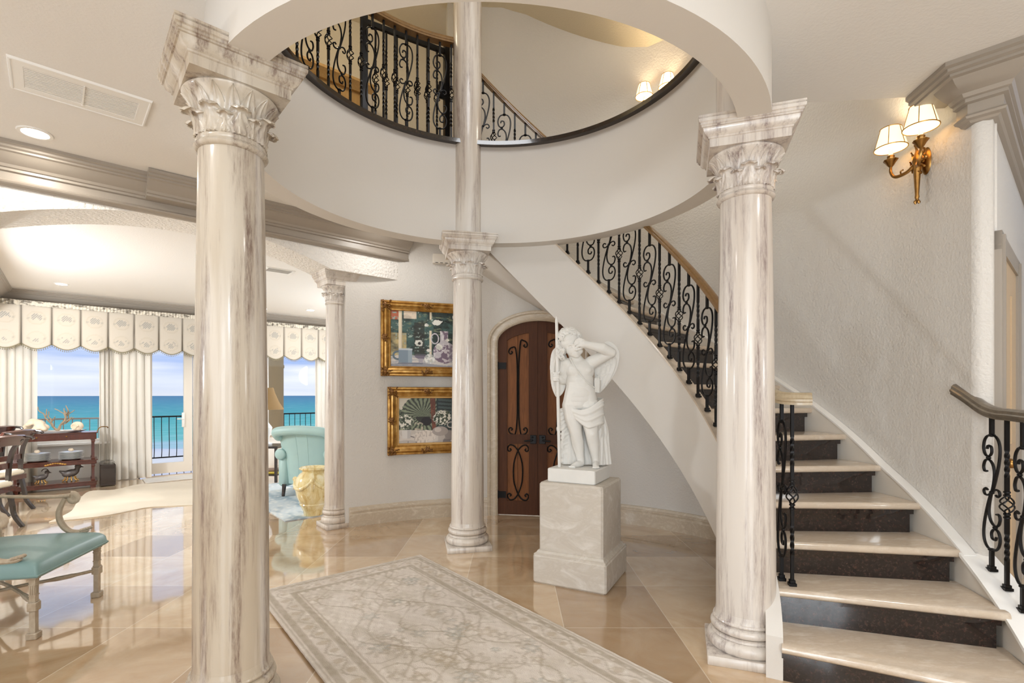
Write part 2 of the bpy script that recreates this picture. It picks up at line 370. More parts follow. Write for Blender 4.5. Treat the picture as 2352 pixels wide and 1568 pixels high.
M['hide'] = plain('cowhide', lin(204, 193, 175), .8, var=.1, vs_=2.5)
M['rugblue'] = None
def emit(name, col, strength):
    g = G(name); g.set(Base_Color=col, Emission_Color=col, Emission_Strength=strength, Roughness=.6); return g.m
M['lamp'] = emit('lit_lens', (1, .97, .92, 1), 6.0)
M['shade'] = emit('lit_lampshade', lin(255, 236, 198), .8)
M['candle'] = emit('candle_sleeve', lin(255, 236, 205), .45)
g = G('glass'); tr = g.n('ShaderNodeBsdfTransparent', {0: (.97, .985, .985, 1)}); gs = g.n('ShaderNodeBsdfGlossy', {'Roughness': .02})
ms = g.n('ShaderNodeMixShader', {0: g.math('MULTIPLY', g.n('ShaderNodeFresnel', {0: 1.45}).outputs[0], .25)}); g.t.links.new(tr.outputs[0], ms.inputs[1]); g.t.links.new(gs.outputs[0], ms.inputs[2])
g.t.links.new(ms.outputs[0], g.out.inputs['Surface']); M['glass'] = g.m
g = G('sheer_linen'); g.set(Base_Color=lin(247, 244, 238), Roughness=.9); tl = g.n('ShaderNodeBsdfTranslucent', {0: lin(250, 247, 242)})
ms = g.n('ShaderNodeMixShader', {0: .5}); g.t.links.new(g.b.outputs[0], ms.inputs[1]); g.t.links.new(tl.outputs[0], ms.inputs[2]); g.t.links.new(ms.outputs[0], g.out.inputs['Surface'])
g.bump(g.noise(g.co((200, 200, 200)), 1, 2), .1, .002); M['sheer'] = g.m
def painted(name, rough=.8, bumpy=None, coat=0.0):
    g = G(name); a = g.n('ShaderNodeVertexColor', layer_name='Col').outputs['Color']; g.set(Base_Color=a, Roughness=rough, Coat_Weight=coat)
    if bumpy: g.bump(g.noise(g.co(), bumpy[0], 3), bumpy[1], bumpy[2])
    return g.m
M['canvas'] = painted('oil_canvas', .5, (140, .25, .002), .1); M['woven'] = painted('woven_pile', .95, (220, .6, .006)); M['valance'] = painted('printed_valance', .9)
def color_verts(o, fn):                       # fn(array of local xyz) -> linear rgb
    me = o.data; n = len(me.vertices); co = np.empty(n*3, dtype=np.float64); me.vertices.foreach_get('co', co)
    rgb = fn(co.reshape(-1, 3)); a = me.color_attributes.new('Col', 'FLOAT_COLOR', 'POINT'); out = np.ones((n, 4)); out[:, :3] = rgb
    a.data.foreach_set('color', out.ravel().astype(np.float32))
def vnoise(x, y, seed=0):
    xi, yi = np.floor(x).astype(np.int64), np.floor(y).astype(np.int64); fx_, fy_ = x-xi, y-yi
    fx_ = fx_*fx_*(3-2*fx_); fy_ = fy_*fy_*(3-2*fy_)
    def h(a, b):
        q = (a*374761393+b*668265263+seed*974634777) & 0x7fffffff; q = ((q ^ (q >> 13))*1274126177) & 0x7fffffff; q = q ^ (q >> 16)
        return (q % 10007)/10007.0
    return (h(xi, yi)*(1-fx_)+h(xi+1, yi)*fx_)*(1-fy_)+(h(xi, yi+1)*(1-fx_)+h(xi+1, yi+1)*fx_)*fy_
def fbm(x, y, seed=0, o=4):
    s_, a_, t_ = 0, .5, 0
    for k in range(o): s_ = s_+a_*vnoise(x*2**k, y*2**k, seed+k); t_ += a_; a_ *= .5
    return s_/t_
def L3(r, g_, b): return np.array(lin(r, g_, b)[:3])
def over(rgb, mask, col): m_ = np.clip(mask, 0, 1)[:, None]; return rgb*(1-m_)+col*m_
# ================================================================== THE SETTING
ZC = 3.15; ZD = 2.97; ZR = 2.79             # foyer ceiling, dining ceiling, underside of the drum
RI, RO = 1.42, 1.573                         # drum
RW = 2.66                                    # round wall
Z2 = 3.70
def arange(a, b, st):
    n = max(1, int(math.ceil(abs(b-a)/st))); return [a+(b-a)*k/n for k in range(n+1)]
def strip(phis, R0, R1, zb, zt, mb=None, closed=False):
    mb = mb or MB(); vs_ = []; n = len(phis)
    for a in phis:
        b0, t0 = (zb(a) if callable(zb) else zb), (zt(a) if callable(zt) else zt)
        r0, r1 = (R0(a) if callable(R0) else R0), (R1(a) if callable(R1) else R1)
        vs_ += [pol(r0, a, b0), pol(r1, a, b0), pol(r1, a, t0), pol(r0, a, t0)]
    fs = []
    for i in range(n if closed else n-1):
        j = (i+1) % n
        for k in range(4): fs.append((4*i+k, 4*i+(k+1) % 4, 4*j+(k+1) % 4, 4*j+k))
    if not closed: fs += [(0, 1, 2, 3), (4*n-1, 4*n-2, 4*n-3, 4*n-4)]
    return mb.add(vs_, fs)
ring = arange(0, 360, 2.5)[:-1]
# floor
fm = MB(); fm.box((-1.5, 4.5, -.05), (22, 17, .1)); struct('floor', fm, M['floor'])
# foyer ceiling, open inside the drum and over the stair
vs_, fs_ = [], []; ph = sorted(set(arange(103.7, 354.4, 1.5)+[128.2, 128.25, 349.5, 349.55]))
for a in ph:
    d = Vector((math.cos(math.radians(a)), math.sin(math.radians(a)))); r = 9.0
    if a <= 128.2 or a >= 349.55: r = RW+.04
    else:
        dv = d.x*V.x+d.y*V.y
        if dv > 1e-4: r = min(r, (.44-((C.x-P0.x)*V.x+(C.y-P0.y)*V.y))/dv)
        if d.y < 0: r = min(r, (-2.7-C.y)/d.y)
        if d.x < 0: r = min(r, (-6.2-C.x)/d.x)
        if d.x > 0: r = min(r, (5.1-C.x)/d.x)
    for z in (ZC, Z2-.03): vs_ += [pol(RO-.02, a, z), pol(r, a, z)]
for i in range(len(ph)-1):
    a, b = 4*i, 4*i+4
    fs_ += [(a, a+1, b+1, b), (a+2, b+2, b+3, a+3), (a, b, b+2, a+2), (a+1, a+3, b+3, b+1)]
n = 4*(len(ph)-1); fs_ += [(0, 2, 3, 1), (n, n+1, n+3, n+2)]
cm = MB(); cm.add(vs_, fs_); struct('ceiling', cm, M['ceil'])
# drum of the rotunda with its granite curb
struct('wall_rotunda', strip(ring, RI, RO, ZR, Z2-.03, closed=True), M['drum'])
cb = MB(); cb.sweep([pol(1.5, a, Z2-.03) for a in ring], [(.10, 0), (.125, .008), (.13, .02), (.125, .032), (.115, .038), (-.125, .038), (-.13, 0)], closed=True)
# travel is anticlockwise, so the right-hand side is outward
struct('trim_1', cb, M['granite'])
# round wall behind the stair with the arched door opening
DPH, DHW = 80.9, math.degrees(math.asin(.47/RW)); DZ0, DZ1 = 2.0, .25
def wall_b(a):
    q = abs(a-DPH)
    if q >= DHW: return 0.0
    x_ = RW*math.sin(math.radians(q))/.47
    return DZ0+DZ1*math.sqrt(max(0, 1-x_*x_))
ph = sorted(set(arange(-10.0, 128, 1.0)+arange(DPH-DHW+1e-3, DPH+DHW-1e-3, .6)+[DPH-DHW, DPH+DHW, 103.6, 103.7]))
struct('wall_round', strip(ph, RW, RW+.12, wall_b, lambda a: 5.95 if a < 103.65 else ZC+.3), M['wall'])
# rounded end of the round wall and the hall wall beyond it
ce = pol(RW, -10.0); pd = -V; hl = MB()
end = [pol(RW, -9.9), ce+Vector((.0, -.02, 0)), ce+Vector((.018, -.045, 0)), ce+pd*.06+Vector((.01, -.01, 0)), ce+pd*.085, ce+pd*.085+U*3.2, ce+U*3.2, pol(RW+.12, -8)]
hl.prism([(p.x, p.y) for p in end], 0, ZC+.2); struct('wall_hall', hl, M['wall'], smooth=60)
# header wall with a wide segmental arch towards the dining room
aw = [(-.04+2.40*k/24, 2.675+.225*(1-((k-12)/12)**2)) for k in range(25)]
poly = [(-3.3, 0), (-3.3, ZC+.05), (3.34, ZC+.05), (3.34, 2.675)]+list(reversed(aw))+[(-.04, 0)]
hm = MB(); n = len(poly)
hm.add([hp(t, v, z) for v in (0, .46) for t, z in poly], [tuple(range(n)), tuple(range(2*n-1, n-1, -1))]+[(i, i+n, (i+1) % n+n, (i+1) % n) for i in range(n)])
struct('wall_left', hm, M['soffit'], smooth=25)
# dining room: ceiling, sea wall, cross beam, end walls
dm = MB(); dm.box((0, 0, 0), (13.5, 5.3, .1), m=HM @ Matrix.Translation((2.6, .40+2.62, ZD+.05))); struct('ceiling_dining', dm, M['ceil'])
SV = 5.55
W1 = (ht(62, SV), ht(243, SV)); D1 = (ht(318, SV), ht(560, SV)); W2 = (ht(612, SV), ht(745, SV))
sea = MB()
def wb(t0, t1, z0, z1): sea.box((0, 0, 0), (t1-t0, .2, z1-z0), m=HM @ Matrix.Translation(((t0+t1)/2, SV+.1, (z0+z1)/2)))
wb(-4.2, W1[0], 0, 3.2); wb(W1[1], D1[0], 0, 3.2); wb(D1[1], W2[0], 0, 3.2); wb(W2[1], 9.4, 0, 3.2)
wb(W1[0], W1[1], 0, .62); wb(W1[0], W1[1], 2.35, 3.2); wb(D1[0], D1[1], 2.35, 3.2); wb(W2[0], W2[1], 0, .62); wb(W2[0], W2[1], 2.35, 3.2)
struct('wall_sea', sea, M['white'])
em = MB()
for t in (-4.3, 9.4): em.box((0, 0, 0), (.12, 5.4, 3.2), m=HM @ Matrix.Translation((t, 3.1, 1.6)))
struct('wall_dining', em, M['wall'])
bm_ = MB(); bm_.box((0, 0, 0), (.3, 5.1, .42), m=HM @ Matrix.Translation((-.62, 3.0, 2.78))); struct('trim_2', bm_, M['wall'])
for nm, (t0, t1) in (('window_1', W1), ('window_2', W2)):
    f = MB()
    for (a, b, c_, d) in ((t0, t0+.06, .62, 2.35), (t1-.06, t1, .62, 2.35), (t0, t1, .62, .68), (t0, t1, 2.29, 2.35)):
        f.box((0, 0, 0), (b-a, .08, d-c_), m=HM @ Matrix.Translation(((a+b)/2, SV+.12, (c_+d)/2)))
    o = struct(nm, f, M['white']); p = MB(); p.box((0, 0, 0), (t1-t0-.1, .008, 1.63), m=HM @ Matrix.Translation(((t0+t1)/2, SV+.12, 1.485))); p.build('pane', M['glass'], o)
    s_ = MB(); s_.box((0, 0, 0), (t1-t0+.1, .14, .03), m=HM @ Matrix.Translation(((t0+t1)/2, SV-.03, .62))); s_.build('sill', M['white'], o)
# glazed terrace door: a wide pane in a pale frame
tg0, tg1, ts1 = ht(349, SV+.1), ht(415, SV+.1), ht(441, SV+.1)
f = MB()
def fb(a, b, c_, d, th=.06): f.box((0, 0, 0), (b-a, th, d-c_), m=HM @ Matrix.Translation(((a+b)/2, SV+.1, (c_+d)/2)))
for x0_ in (0.0, 1.0):
    wd = ts1-tg0+.09; o0 = tg0-.09+x0_*(wd+.012)
    fb(o0, o0+.09, .02, 2.33); fb(o0+wd-.13, o0+wd, .02, 2.33); fb(o0+.09, o0+wd-.13, .02, .2); fb(o0+.09, o0+wd-.13, 2.22, 2.33)
dd = struct('door_1', f, M['paint'])
p = MB()
for x0_ in (0.0, 1.0):
    o0 = tg0+x0_*(wd+.012); p.box((0, 0, 0), (wd-.22+.02, .008, 2.04), m=HM @ Matrix.Translation((o0+(wd-.22)/2, SV+.1, 1.21)))
p.build('pane', M['glass'], dd)
h = MB(); hc = HM @ Matrix.Translation((ht(421, SV+.05), SV+.05, .95)); h.cbox((0, 0, 0), (.045, .02, .26), .006); h.tube([(0, -.01, .02), (0, -.05, .02), (-.1, -.055, .02)], .009, 8); h.xf(hc)
h.build('door_handle', M['white'], dd)
# crown mouldings
CRP = [(0, 0), (.20, 0), (.20, -.022), (.185, -.03), (.185, -.045), (.168, -.053), (.168, -.066), (.15, -.072), (.135, -.092), (.105, -.118), (.082, -.132), (.072, -.15), (.06, -.155), (.06, -.172), (.042, -.178), (.042, -.228), (.05, -.234), (.056, -.242), (.05, -.252), (.03, -.258), (.02, -.268), (0, -.272)]
def crown(name, path, z, scale=1.0, prof=CRP):
    m = MB(); m.sweep([(p.x, p.y, z) for p in path], [(a*scale, b*scale) for a, b in prof]); return struct(name, m, M['crown'], smooth=28)
crown('trim_3', [hp(-3.2, 0), hp(3.22, 0)], ZC)
tb0, tb1 = ht(338, -.2), ht(338, -.2)+.62
UP = [(0, 0)]+[(a+.105, b-.004) for a, b in CRP[1:14]]+[(0, -.176)]
crown('trim_4', [hp(tb0, 0), hp(tb1, 0)], ZC, 1.0, UP)
crown('trim_5', [hp(-.47, SV), hp(9.3, SV)], ZD, .86)
crown('trim_6', [hp(-.47, .46), hp(-.47, SV)], ZD, .86)
hallp = [ce+Vector((.0, -.01, 0)), ce+pd*.085, ce+pd*.085+U*3.0]
crown('trim_7', [pol(RW, a) for a in (-5.6, -9.6)]+hallp, ZC, 1.05, CRP[:8]+[(0, -.072)])
crown('trim_8', [pol(RW, a) for a in (-9.0, -9.6)]+hallp, ZC, 1.05, [(0, -.072)]+CRP[7:])
# baseboards of the round wall
BBP = [(0, 0), (.036, 0), (.036, .125), (.028, .135), (.028, .15), (.034, .155), (.034, .168), (.02, .178), (.014, .2), (0, .205)]
def base(name, a0, a1):
    m = MB(); m.sweep([pol(RW+.002, a) for a in arange(a0, a1, 1.5)], [(-x_, y_) for x_, y_ in BBP]); struct(name, m, M['skirt'], smooth=28)
base('baseboard_left', DPH+DHW+2.6, 127.2); base('baseboard_right', 12, DPH-DHW-2.6)
# entry wall behind the viewer with two tall glazed doors, and the side walls of the foyer
ew = MB()
for a, b, c_, d in ((-6.3, -1.5, 0, 3.3), (-.35, .4, 0, 3.3), (1.5, 5.2, 0, 3.3), (-1.5, -.35, 2.6, 3.3), (.4, 1.5, 2.6, 3.3)): ew.box(((a+b)/2, -2.6, (c_+d)/2), (b-a, .16, d-c_))
struct('wall_entry', ew, M['wall'])
sw = MB(); sw.box((5.1, 1.8, 1.65), (.14, 8.8, 3.3)); struct('wall_right', sw, M['wall'])
for k, x0_ in ((3, -.925), (4, .95)):
    f = MB()
    for a in (-.53, .53): f.box((x0_+a, -2.6, 1.3), (.09, .06, 2.6))
    for z in (.12, 2.5): f.box((x0_, -2.6, z), (1.0, .06, .2))
    for a in (-.25, 0, .25): f.box((x0_+a, -2.6, 1.3), (.025, .03, 2.5))
    for z in (.7, 1.3, 1.9): f.box((x0_, -2.6, z), (1.0, .03, .025))
    struct('door_%d' % k, f, M['white'])
# hall door at the right edge: casing and a tan panelled leaf in the hall wall
def hw(s_, o, z): return ce+pd*(.085+o)+U*s_+Vector((0, 0, z))
hm_ = Matrix.Translation(ce+pd*.085) @ Matrix.Rotation(TH, 4, 'Z')
f = MB()
def hb(mb, s0, s1, o0, o1, z0, z1): mb.box((0, 0, 0), (s1-s0, o1-o0, z1-z0), m=hm_ @ Matrix.Translation(((s0+s1)/2, -(o0+o1)/2, (z0+z1)/2)))
for s0 in (.05, .98): hb(f, s0, s0+.1, 0, .03, 0, 2.28); hb(f, s0+.02, s0+.06, .03, .042, 0, 2.26)
hb(f, .05, 1.08, 0, .03, 2.18, 2.28)
d2 = struct('door_2', f, M['crown']); lf = MB(); hb(lf, .15, .98, .0, .018, .01, 2.18)
for z0, z1 in ((.25, .95), (1.1, 2.0)): hb(lf, .27, .5, .018, .026, z0, z1); hb(lf, .62, .86, .018, .026, z0, z1)
lf.build('leaf', plain('tan_door_paint', lin(196, 172, 140), .45), d2); kb = MB(); kb.ball(hw(.22, .05, 1.02), .028); kb.tube([hw(.22, .015, 1.02), hw(.22, .05, 1.02)], .01); kb.build('knob', M['brass'], d2)
# ------------------------------------------------------------------ upper storey around the opening
uw = MB(); uw.sweep([pol(3.5, a, Z2-.05) for a in arange(96, 262, 3)], [(0, 0), (.1, 0), (.1, 2.5), (0, 2.5)]); struct('wall_upper', uw, M['upper'])
fl = MB(); strip(arange(103.7, 262, 3), RO+.02, 3.6, Z2-.03, Z2, fl); struct('floor_upper', fl, M['tread'])
sl = lambda p: 5.215-.544*p.x+.118*p.y
vt = MB(); pts = [pol(3.62, a) for a in arange(-60, 300, 6)[:-1]]
vt.add([pol(r, a, 0) for a in arange(-60, 300, 6)[:-1] for r in (.02, 3.62)]+[pol(r, a, 0) for a in arange(-60, 300, 6)[:-1] for r in (.02, 3.62)], [])
nn = len(pts)
for i in range(len(vt.v)):
    p = vt.v[i]; p.z = min(6.0, max(4.9, sl(p)))+(.12 if i >= 2*nn else 0)
for i in range(nn):
    j = (i+1) % nn; vt.f += [(2*i, 2*j, 2*j+1, 2*i+1), (2*nn+2*i, 2*nn+2*i+1, 2*nn+2*j+1, 2*nn+2*j)]
struct('ceiling_upper', vt, M['upper'])
# sea, sand and terrace outside
te = MB(); te.box((0, 0, -.06), (16, 2.6, .1), m=HM @ Matrix.Translation((3, SV+1.5, -.03))); struct('ground_terrace', te, M['stone'])
g = G('sea_water'); sp = g.n('ShaderNodeSeparateXYZ', {0: g.co()}); dist = sp.outputs[1]
wv = g.noise(g.co((.004, .03, 1)), 6, 6, .6); wf = g.noise(g.co((.03, .12, 1)), 4, 5, .65)
dd_ = g.math('ADD', dist, g.math('MULTIPLY', g.math('SUBTRACT', wv, .5), 90.0))
ld = g.math('DIVIDE', g.math('LOGARITHM', g.math('MAXIMUM', dd_, 10.0), 10.0), 3.6)
c = g.ramp(ld, [(.50, lin(214, 216, 226)), (.57, lin(176, 204, 212)), (.60, lin(112, 196, 188)), (.65, lin(82, 182, 178)), (.71, lin(70, 164, 172)), (.80, lin(66, 144, 168)), (.92, lin(66, 126, 160))])
c = g.mix(g.ramp(wf, [(.5, 0.0), (.72, .5)]), c, lin(190, 222, 230)); c = g.mix(g.ramp(wf, [(.2, .45), (.45, 0.0)]), c, lin(30, 96, 128))
g.set(Base_Color=c, Roughness=.9, Specular_IOR_Level=.1); M['sea'] = g.m
sm = MB(); sm.box((0, 0, 0), (9000, 5000, .2)); o = sm.build('sea_water', M['sea']); o.matrix_world = HM @ Matrix.Translation((0, 2520, -9)); o['kind'] = 'structure'
# object coordinates start at the far middle, so shift the shading origin to the shore
for nd in M['sea'].node_tree.nodes:
    if nd.type == 'MAPPING': nd.inputs['Location'].default_value = tuple(nd.inputs['Scale'].default_value[k]*v_ for k, v_ in enumerate((0, 2520, 0)))
for nd in list(M['sea'].node_tree.nodes):
    if nd.type == 'SEPXYZ': break
# ================================================================== COLUMNS
def leaf(mb, ang_, bell, z0, h, wd, curl=0.0, off=.004):
    # lance leaf (no curl) or lobed acanthus leaf with a rolled tip, lying on the bell at angle ang_
    def fn(u, v):
        x_ = (u-.5)*2; zz = z0+h*v; r = bell(min(zz, z0+h))
        if not curl:
            w_ = wd*(.55+.75*v*(1-v)*2)*(1-v**5)**.6+.0004
            r += off+.0045*abs(x_)**3-.002+.0028*math.exp(-(x_/.22)**2)+.001*math.cos(x_*9)
        else:
            w_ = wd*(.66+.5*math.sin(PI*min(1, v*1.02))**.8)*(1-.35*v**7)*(1+.13*abs(math.sin(v*PI*4.0))-.06)
            q = max(0, (v-.68)/.32)*2.5; vv = min(v, .68); zz = z0+h*vv+curl*math.sin(q); r = bell(z0+h*vv)+off+curl*(1-math.cos(q))+.008*vv
            r += .005*math.exp(-(x_/.14)**2)-.006*x_*x_+.0035*math.cos((abs(x_)*3.2+v*4)*PI)*min(1, abs(x_)*2.5)
            zz -= .012*abs(x_)**2*max(0, v-.5)
        a = math.radians(ang_)+x_*w_/max(r, .05)
        return (r*math.cos(a), r*math.sin(a), zz)
    mb.grid(14 if curl else 10, 24 if curl else 16, fn, thick=.005)
def column(loc, rz, label, mt, s=1.0, sh=1.0, top=2.83, upper=None, group=None, zsh=2.44):
    t = thing('column', label, 'column', loc, rz, group)
    q = lambda r: r*s
    m = MB(); m.cbox((0, 0, .024), (.40*s, .40*s, .048), .004); m.build('plinth', mt, t)
    m = MB(); pr = [(.15, .046)]+[(.168+.029*math.cos(a), .08+.034*math.sin(a)) for a in np.linspace(-PI/2, PI/2, 9)]+[(.172, .118), (.166, .128), (.172, .138)]+[(.158+.02*math.cos(a), .16+.022*math.sin(a)) for a in np.linspace(-PI/2, PI/2, 7)]+[(.16, .186)]+[(.156+.01*math.cos(a), .197+.01*math.sin(a)) for a in np.linspace(-PI/2, PI/2, 5)]+[(.152, .225), (.15, .24)]
    m.lathe([(q(r), z) for r, z in pr], 48); m.build('base', mt, t)
    m = MB(); hs = zsh-.235; m.lathe([(q(.1495-.0215*(k/14)**1.7), .235+hs*k/14) for k in range(15)], 48); m.build('shaft', mt, t)
    cp = MB(); z0 = zsh; H_ = top-.145-z0            # capital: necking, bell, two tiers of leaves
    bell = [(.128, 0), (.14, .004), (.146, .014), (.14, .024), (.134, .03), (.138, .036), (.135, .05), (.13, .06), (.131, .10), (.137, .14), (.15, .18), (.168, .208), (.184, .222), (.188, .232), (.182, .24)]
    k_ = H_/.24; cp.lathe([(q(r), z0+z*k_) for r, z in bell], 48)
    bz = [z0+z*k_ for r, z in bell]; br_ = [q(r) for r, z in bell]
    bf = lambda z: float(np.interp(z, bz, br_))
    for i in range(16): leaf(cp, i*22.5+11.25, bf, z0+.06*k_, .162*k_, q(.034))
    for i in range(8): leaf(cp, i*45+22.5, bf, z0+.05*k_, .085*k_, q(.036), q(.016), q(.004))
    for i in range(8): leaf(cp, i*45, bf, z0+.05*k_, .112*k_, q(.046), q(.022), q(.008))
    cp.build('capital', mt, t, smooth=50)
    ab = MB(); b0 = .187*s; sq = [(-b0, -b0, top-.145), (-b0, b0, top-.145), (b0, b0, top-.145), (b0, -b0, top-.145)]   # clockwise: the right-hand side is inward
    ap = [(0, 0), (-.002, 0), (-.004, .040), (-.010, .043), (-.010, .050), (-.016, .054), (-.026, .062), (-.033, .074), (-.036, .088), (-.043, .090), (-.043, .097), (-.049, .100), (-.049, .110), (-.056, .114), (-.058, .128), (-.052, .132), (-.058, .136), (-.058, .145), (.06, .145), (.06, 0)]
    ab.sweep(sq, [(a*s, b) for a, b in ap], closed=True); ab.box((0, 0, top-.073), (2*b0-.04, 2*b0-.04, .142)); ab.build('abacus', mt, t, smooth=25)
    if upper:
        m = MB(); m.lathe([(.13, top-.002), (.13, upper)], 48, (-.018 if upper == 5.0 else 0, 0, 0)); m.build('upper_shaft', mt, t)
    return t
GC = 'marbled columns carrying the drum'
def colat(R, deg, label, mt, upper): p = pol(R, deg); return column(p, math.radians(deg), label, mt, upper=upper, group=GC)
colat(1.49, 221.5, 'brown-streaked marbled column nearest the viewer, left of the patterned rug', M['marble_warm'], None)
colat(1.475, 101.5, 'marbled column in front of the two gold-framed paintings, rising through the upper opening', M['marble_pale'], 6.0)
colat(1.462, 341.3, 'white and violet marbled column at the foot of the stair', M['marble'], 5.0)
sp_ = hp(ht(771, .24), .24)
column(sp_, TH, 'slender pale column under the end of the wide arch, beside the yellow urn', M['marble_pale'], s=.76, top=2.69, zsh=2.35)
# ================================================================== STAIR
PH = [None, -27, -18, -9.7, -2.5, 4.6]+[11.3+6.62*k for k in range(15)]     # angle of each nosing, steps 1..20
RISE = .185
def nose(a):                                # height of the nosing line
    if a <= PH[1]: return RISE+(a-PH[1])*RISE/9
    for i in range(1, 20):
        if a <= PH[i+1]: return RISE*(i+(a-PH[i])/(PH[i+1]-PH[i]))
    return RISE*20
SRI, SRO, TRO = 1.547, 1.622, 2.612
st = thing('staircase', 'curved staircase with cream stone treads and dark granite risers', 'stairs', (C.x, C.y, 0))
def loc_(mb): return mb.xf(Matrix.Translation((-C.x, -C.y, 0)))
for i in range(1, 20):
    a0 = PH[i]; a1 = PH[i+1]+.5; m = MB(); z1 = RISE*i
    sec = [(-.028, -.040), (-.034, -.032), (-.037, -.022), (-.034, -.010), (-.026, -.002), (-.015, 0), None, None]
    vs_ = []
    for R in (SRO-.005, TRO-.01):
        for s_ in sec[:6]: vs_.append(pol(R, a0+math.degrees(s_[0]/R), z1+s_[1]))
        vs_.append(pol(R, a1, z1)); vs_.append(pol(R, a1, z1-.042))
    m.add(vs_, [tuple(range(8)), tuple(range(15, 7, -1))]+[(k, k+8, (k+1) % 8+8, (k+1) % 8) for k in range(8)])
    loc_(m).build('tread', M['tread'], st, smooth=60)
for i in range(1, 21):
    m = MB(); z0, z1 = RISE*(i-1), RISE*i-.041
    for (o0, o1, za, zb_, R1) in ((0.0, .035, z0, z1, TRO-.05), (-.012, .0, z1-.03, z1, TRO-.035)):
        vs_ = []
        for R in (SRO-.005, R1): vs_ += [pol(R, PH[i]+math.degrees(o/R), z) for o, z in ((o0, za), (o1, za), (o1, zb_), (o0, zb_))]
        m.add(vs_, [(0, 1, 2, 3), (7, 6, 5, 4)]+[(k, k+4, (k+1) % 4+4, (k+1) % 4) for k in range(4)])
    loc_(m).build('riser', M['granite'], st, smooth=0)
ph = arange(-27.2, 104, 1.2)
topz = lambda a: nose(a)+.03
botz = lambda a: max(0.0, nose(a)-.66)
loc_(strip(ph, SRI, SRO, botz, topz)).build('inner_stringer', M['drum'], st, smooth=30)
loc_(strip(arange(-14, 104, 1.2), SRI-.012, SRO+.012, topz, lambda a: topz(a)+.018)).build('stringer_cap', M['tread'], st, smooth=30)
skz = lambda a: float(np.interp(a, [-11, -6.2, -1.6, 3.9, 10.8, 18.3], [.525, .65, .77, .91, 1.125, 1.345])) if a < 18.3 else nose(a)+.035
loc_(strip(arange(-11, 104, 1.2), TRO-.012, RW-.002, lambda a: max(0, nose(a)-.55), skz)).build('outer_stringer', M['paint'], st, smooth=30)
loc_(strip(arange(-11, 104, 1.2), TRO-.018, RW-.002, skz, lambda a: skz(a)+.014)).build('stringer_trim', M['white'], st, smooth=30)
loc_(strip(arange(0, 104, 1.2), SRO-.01, RW-.004, lambda a: max(.0, nose(a)-.655), lambda a: max(.02, nose(a)-.6))).build('soffit', M['drum'], st, smooth=30)
lg = lambda a: .515+(a+11)*.0245
loc_(strip(arange(-30, -10.6, 1), TRO-.012, 2.73, 0.0, lg)).build('outer_curb', M['paint'], st, smooth=30)
loc_(strip(arange(-30, -10.6, 1), TRO-.03, 2.745, lg, lambda a: lg(a)+.02)).build('curb_cap', M['white'], st, smooth=30)
# ------------------------------------------------------------------ wrought-iron balusters (height 1, scaled to fit)
def both(mb, path, r):
    mb.tube(path, r, 6); mb.tube([(-p.x, -p.y, 1-p.z) for p in path], r, 6)
sb = MB(); r_ = .0068
both(sb, spline([(0, .865), (.03, .858), (.052, .825), (.06, .77), (.052, .69), (.03, .59), (.004, .5)], 7), r_)      # strand from the collar down to the middle, mirrored below
both(sb, spline([(0, .865), (-.032, .858), (-.054, .825), (-.06, .775), (-.045, .735), (-.018, .73), (.0, .755), (-.004, .79), (-.026, .796), (-.034, .775)], 7), r_)
both(sb, spline([(-.034, .632), (-.052, .63), (-.06, .66), (-.046, .7), (-.016, .705), (.01, .675), (.02, .62), (.012, .55), (.0, .5)], 7), r_)
both(sb, spline([(0, .5), (.028, .522), (.05, .52), (.058, .497), (.044, .48), (.03, .49)], 6), r_*.95)
for z in (.5, .718, .282): sb.ball((-.024 if z > .6 else (.024 if z < .4 else 0), 0, z), (.013, .011, .012), 8)
for z0, z1 in ((0, .135), (.865, 1.0)): sb.box((0, 0, (z0+z1)/2), (.0165, .0165, z1-z0))
for z in (.135, .865): sb.ball((0, 0, z), (.017, .017, .011), 10)
sb.box((0, 0, .008), (.036, .036, .016)); sb.box((0, 0, .024), (.026, .026, .018))
SCROLL = sb.mesh('scroll_baluster', 50); SCROLL.materials.append(M['iron'])
bb = MB()
def bar(z0, z1, tw, n=14, h_=.0078):
    vs_, fs = [], []
    for k in range(n+1):
        a0 = tw*k/n
        for j in range(4): a = a0+PI/4+j*PI/2; vs_.append((h_*1.414*math.cos(a), h_*1.414*math.sin(a), z0+(z1-z0)*k/n))
    for k in range(n):
        for j in range(4): fs.append((k*4+j, k*4+(j+1) % 4, k*4+4+(j+1) % 4, k*4+4+j))
    bb.add(vs_, fs+[(3, 2, 1, 0), tuple(4*n+k for k in range(4))])
bar(0, .17, 0, 1); bar(.17, .33, PI*2, 18); bar(.33, .44, 0, 1); bar(.56, .66, 0, 1); bar(.66, .82, PI*2, 18); bar(.82, 1, 0, 1)
for j in range(4):
    a0 = j*PI/2; bb.tube([((.004+.026*math.sin(PI*k/12)**.8)*math.cos(a0+k/12*PI*1.1), (.004+.026*math.sin(PI*k/12)**.8)*math.sin(a0+k/12*PI*1.1), .448+.104*k/12) for k in range(13)], .0042, 5)
for z in (.425, .445, .555, .575): bb.lathe([(.009, -.007), (.0145, -.004), (.0145, .004), (.009, .007)], 10, (0, 0, z))
bb.box((0, 0, .008), (.036, .036, .016)); bb.box((0, 0, .024), (.026, .026, .018))
BASKET = bb.mesh('basket_baluster', 35); BASKET.materials.append(M['iron'])
HRP = [(-.033, 0), (-.033, .012), (-.038, .016), (-.038, .026), (-.03, .032), (-.026, .046), (-.014, .056), (0, .058), (.014, .056), (.026, .046), (.03, .032), (.038, .026), (.038, .016), (.033, .012), (.033, 0)]
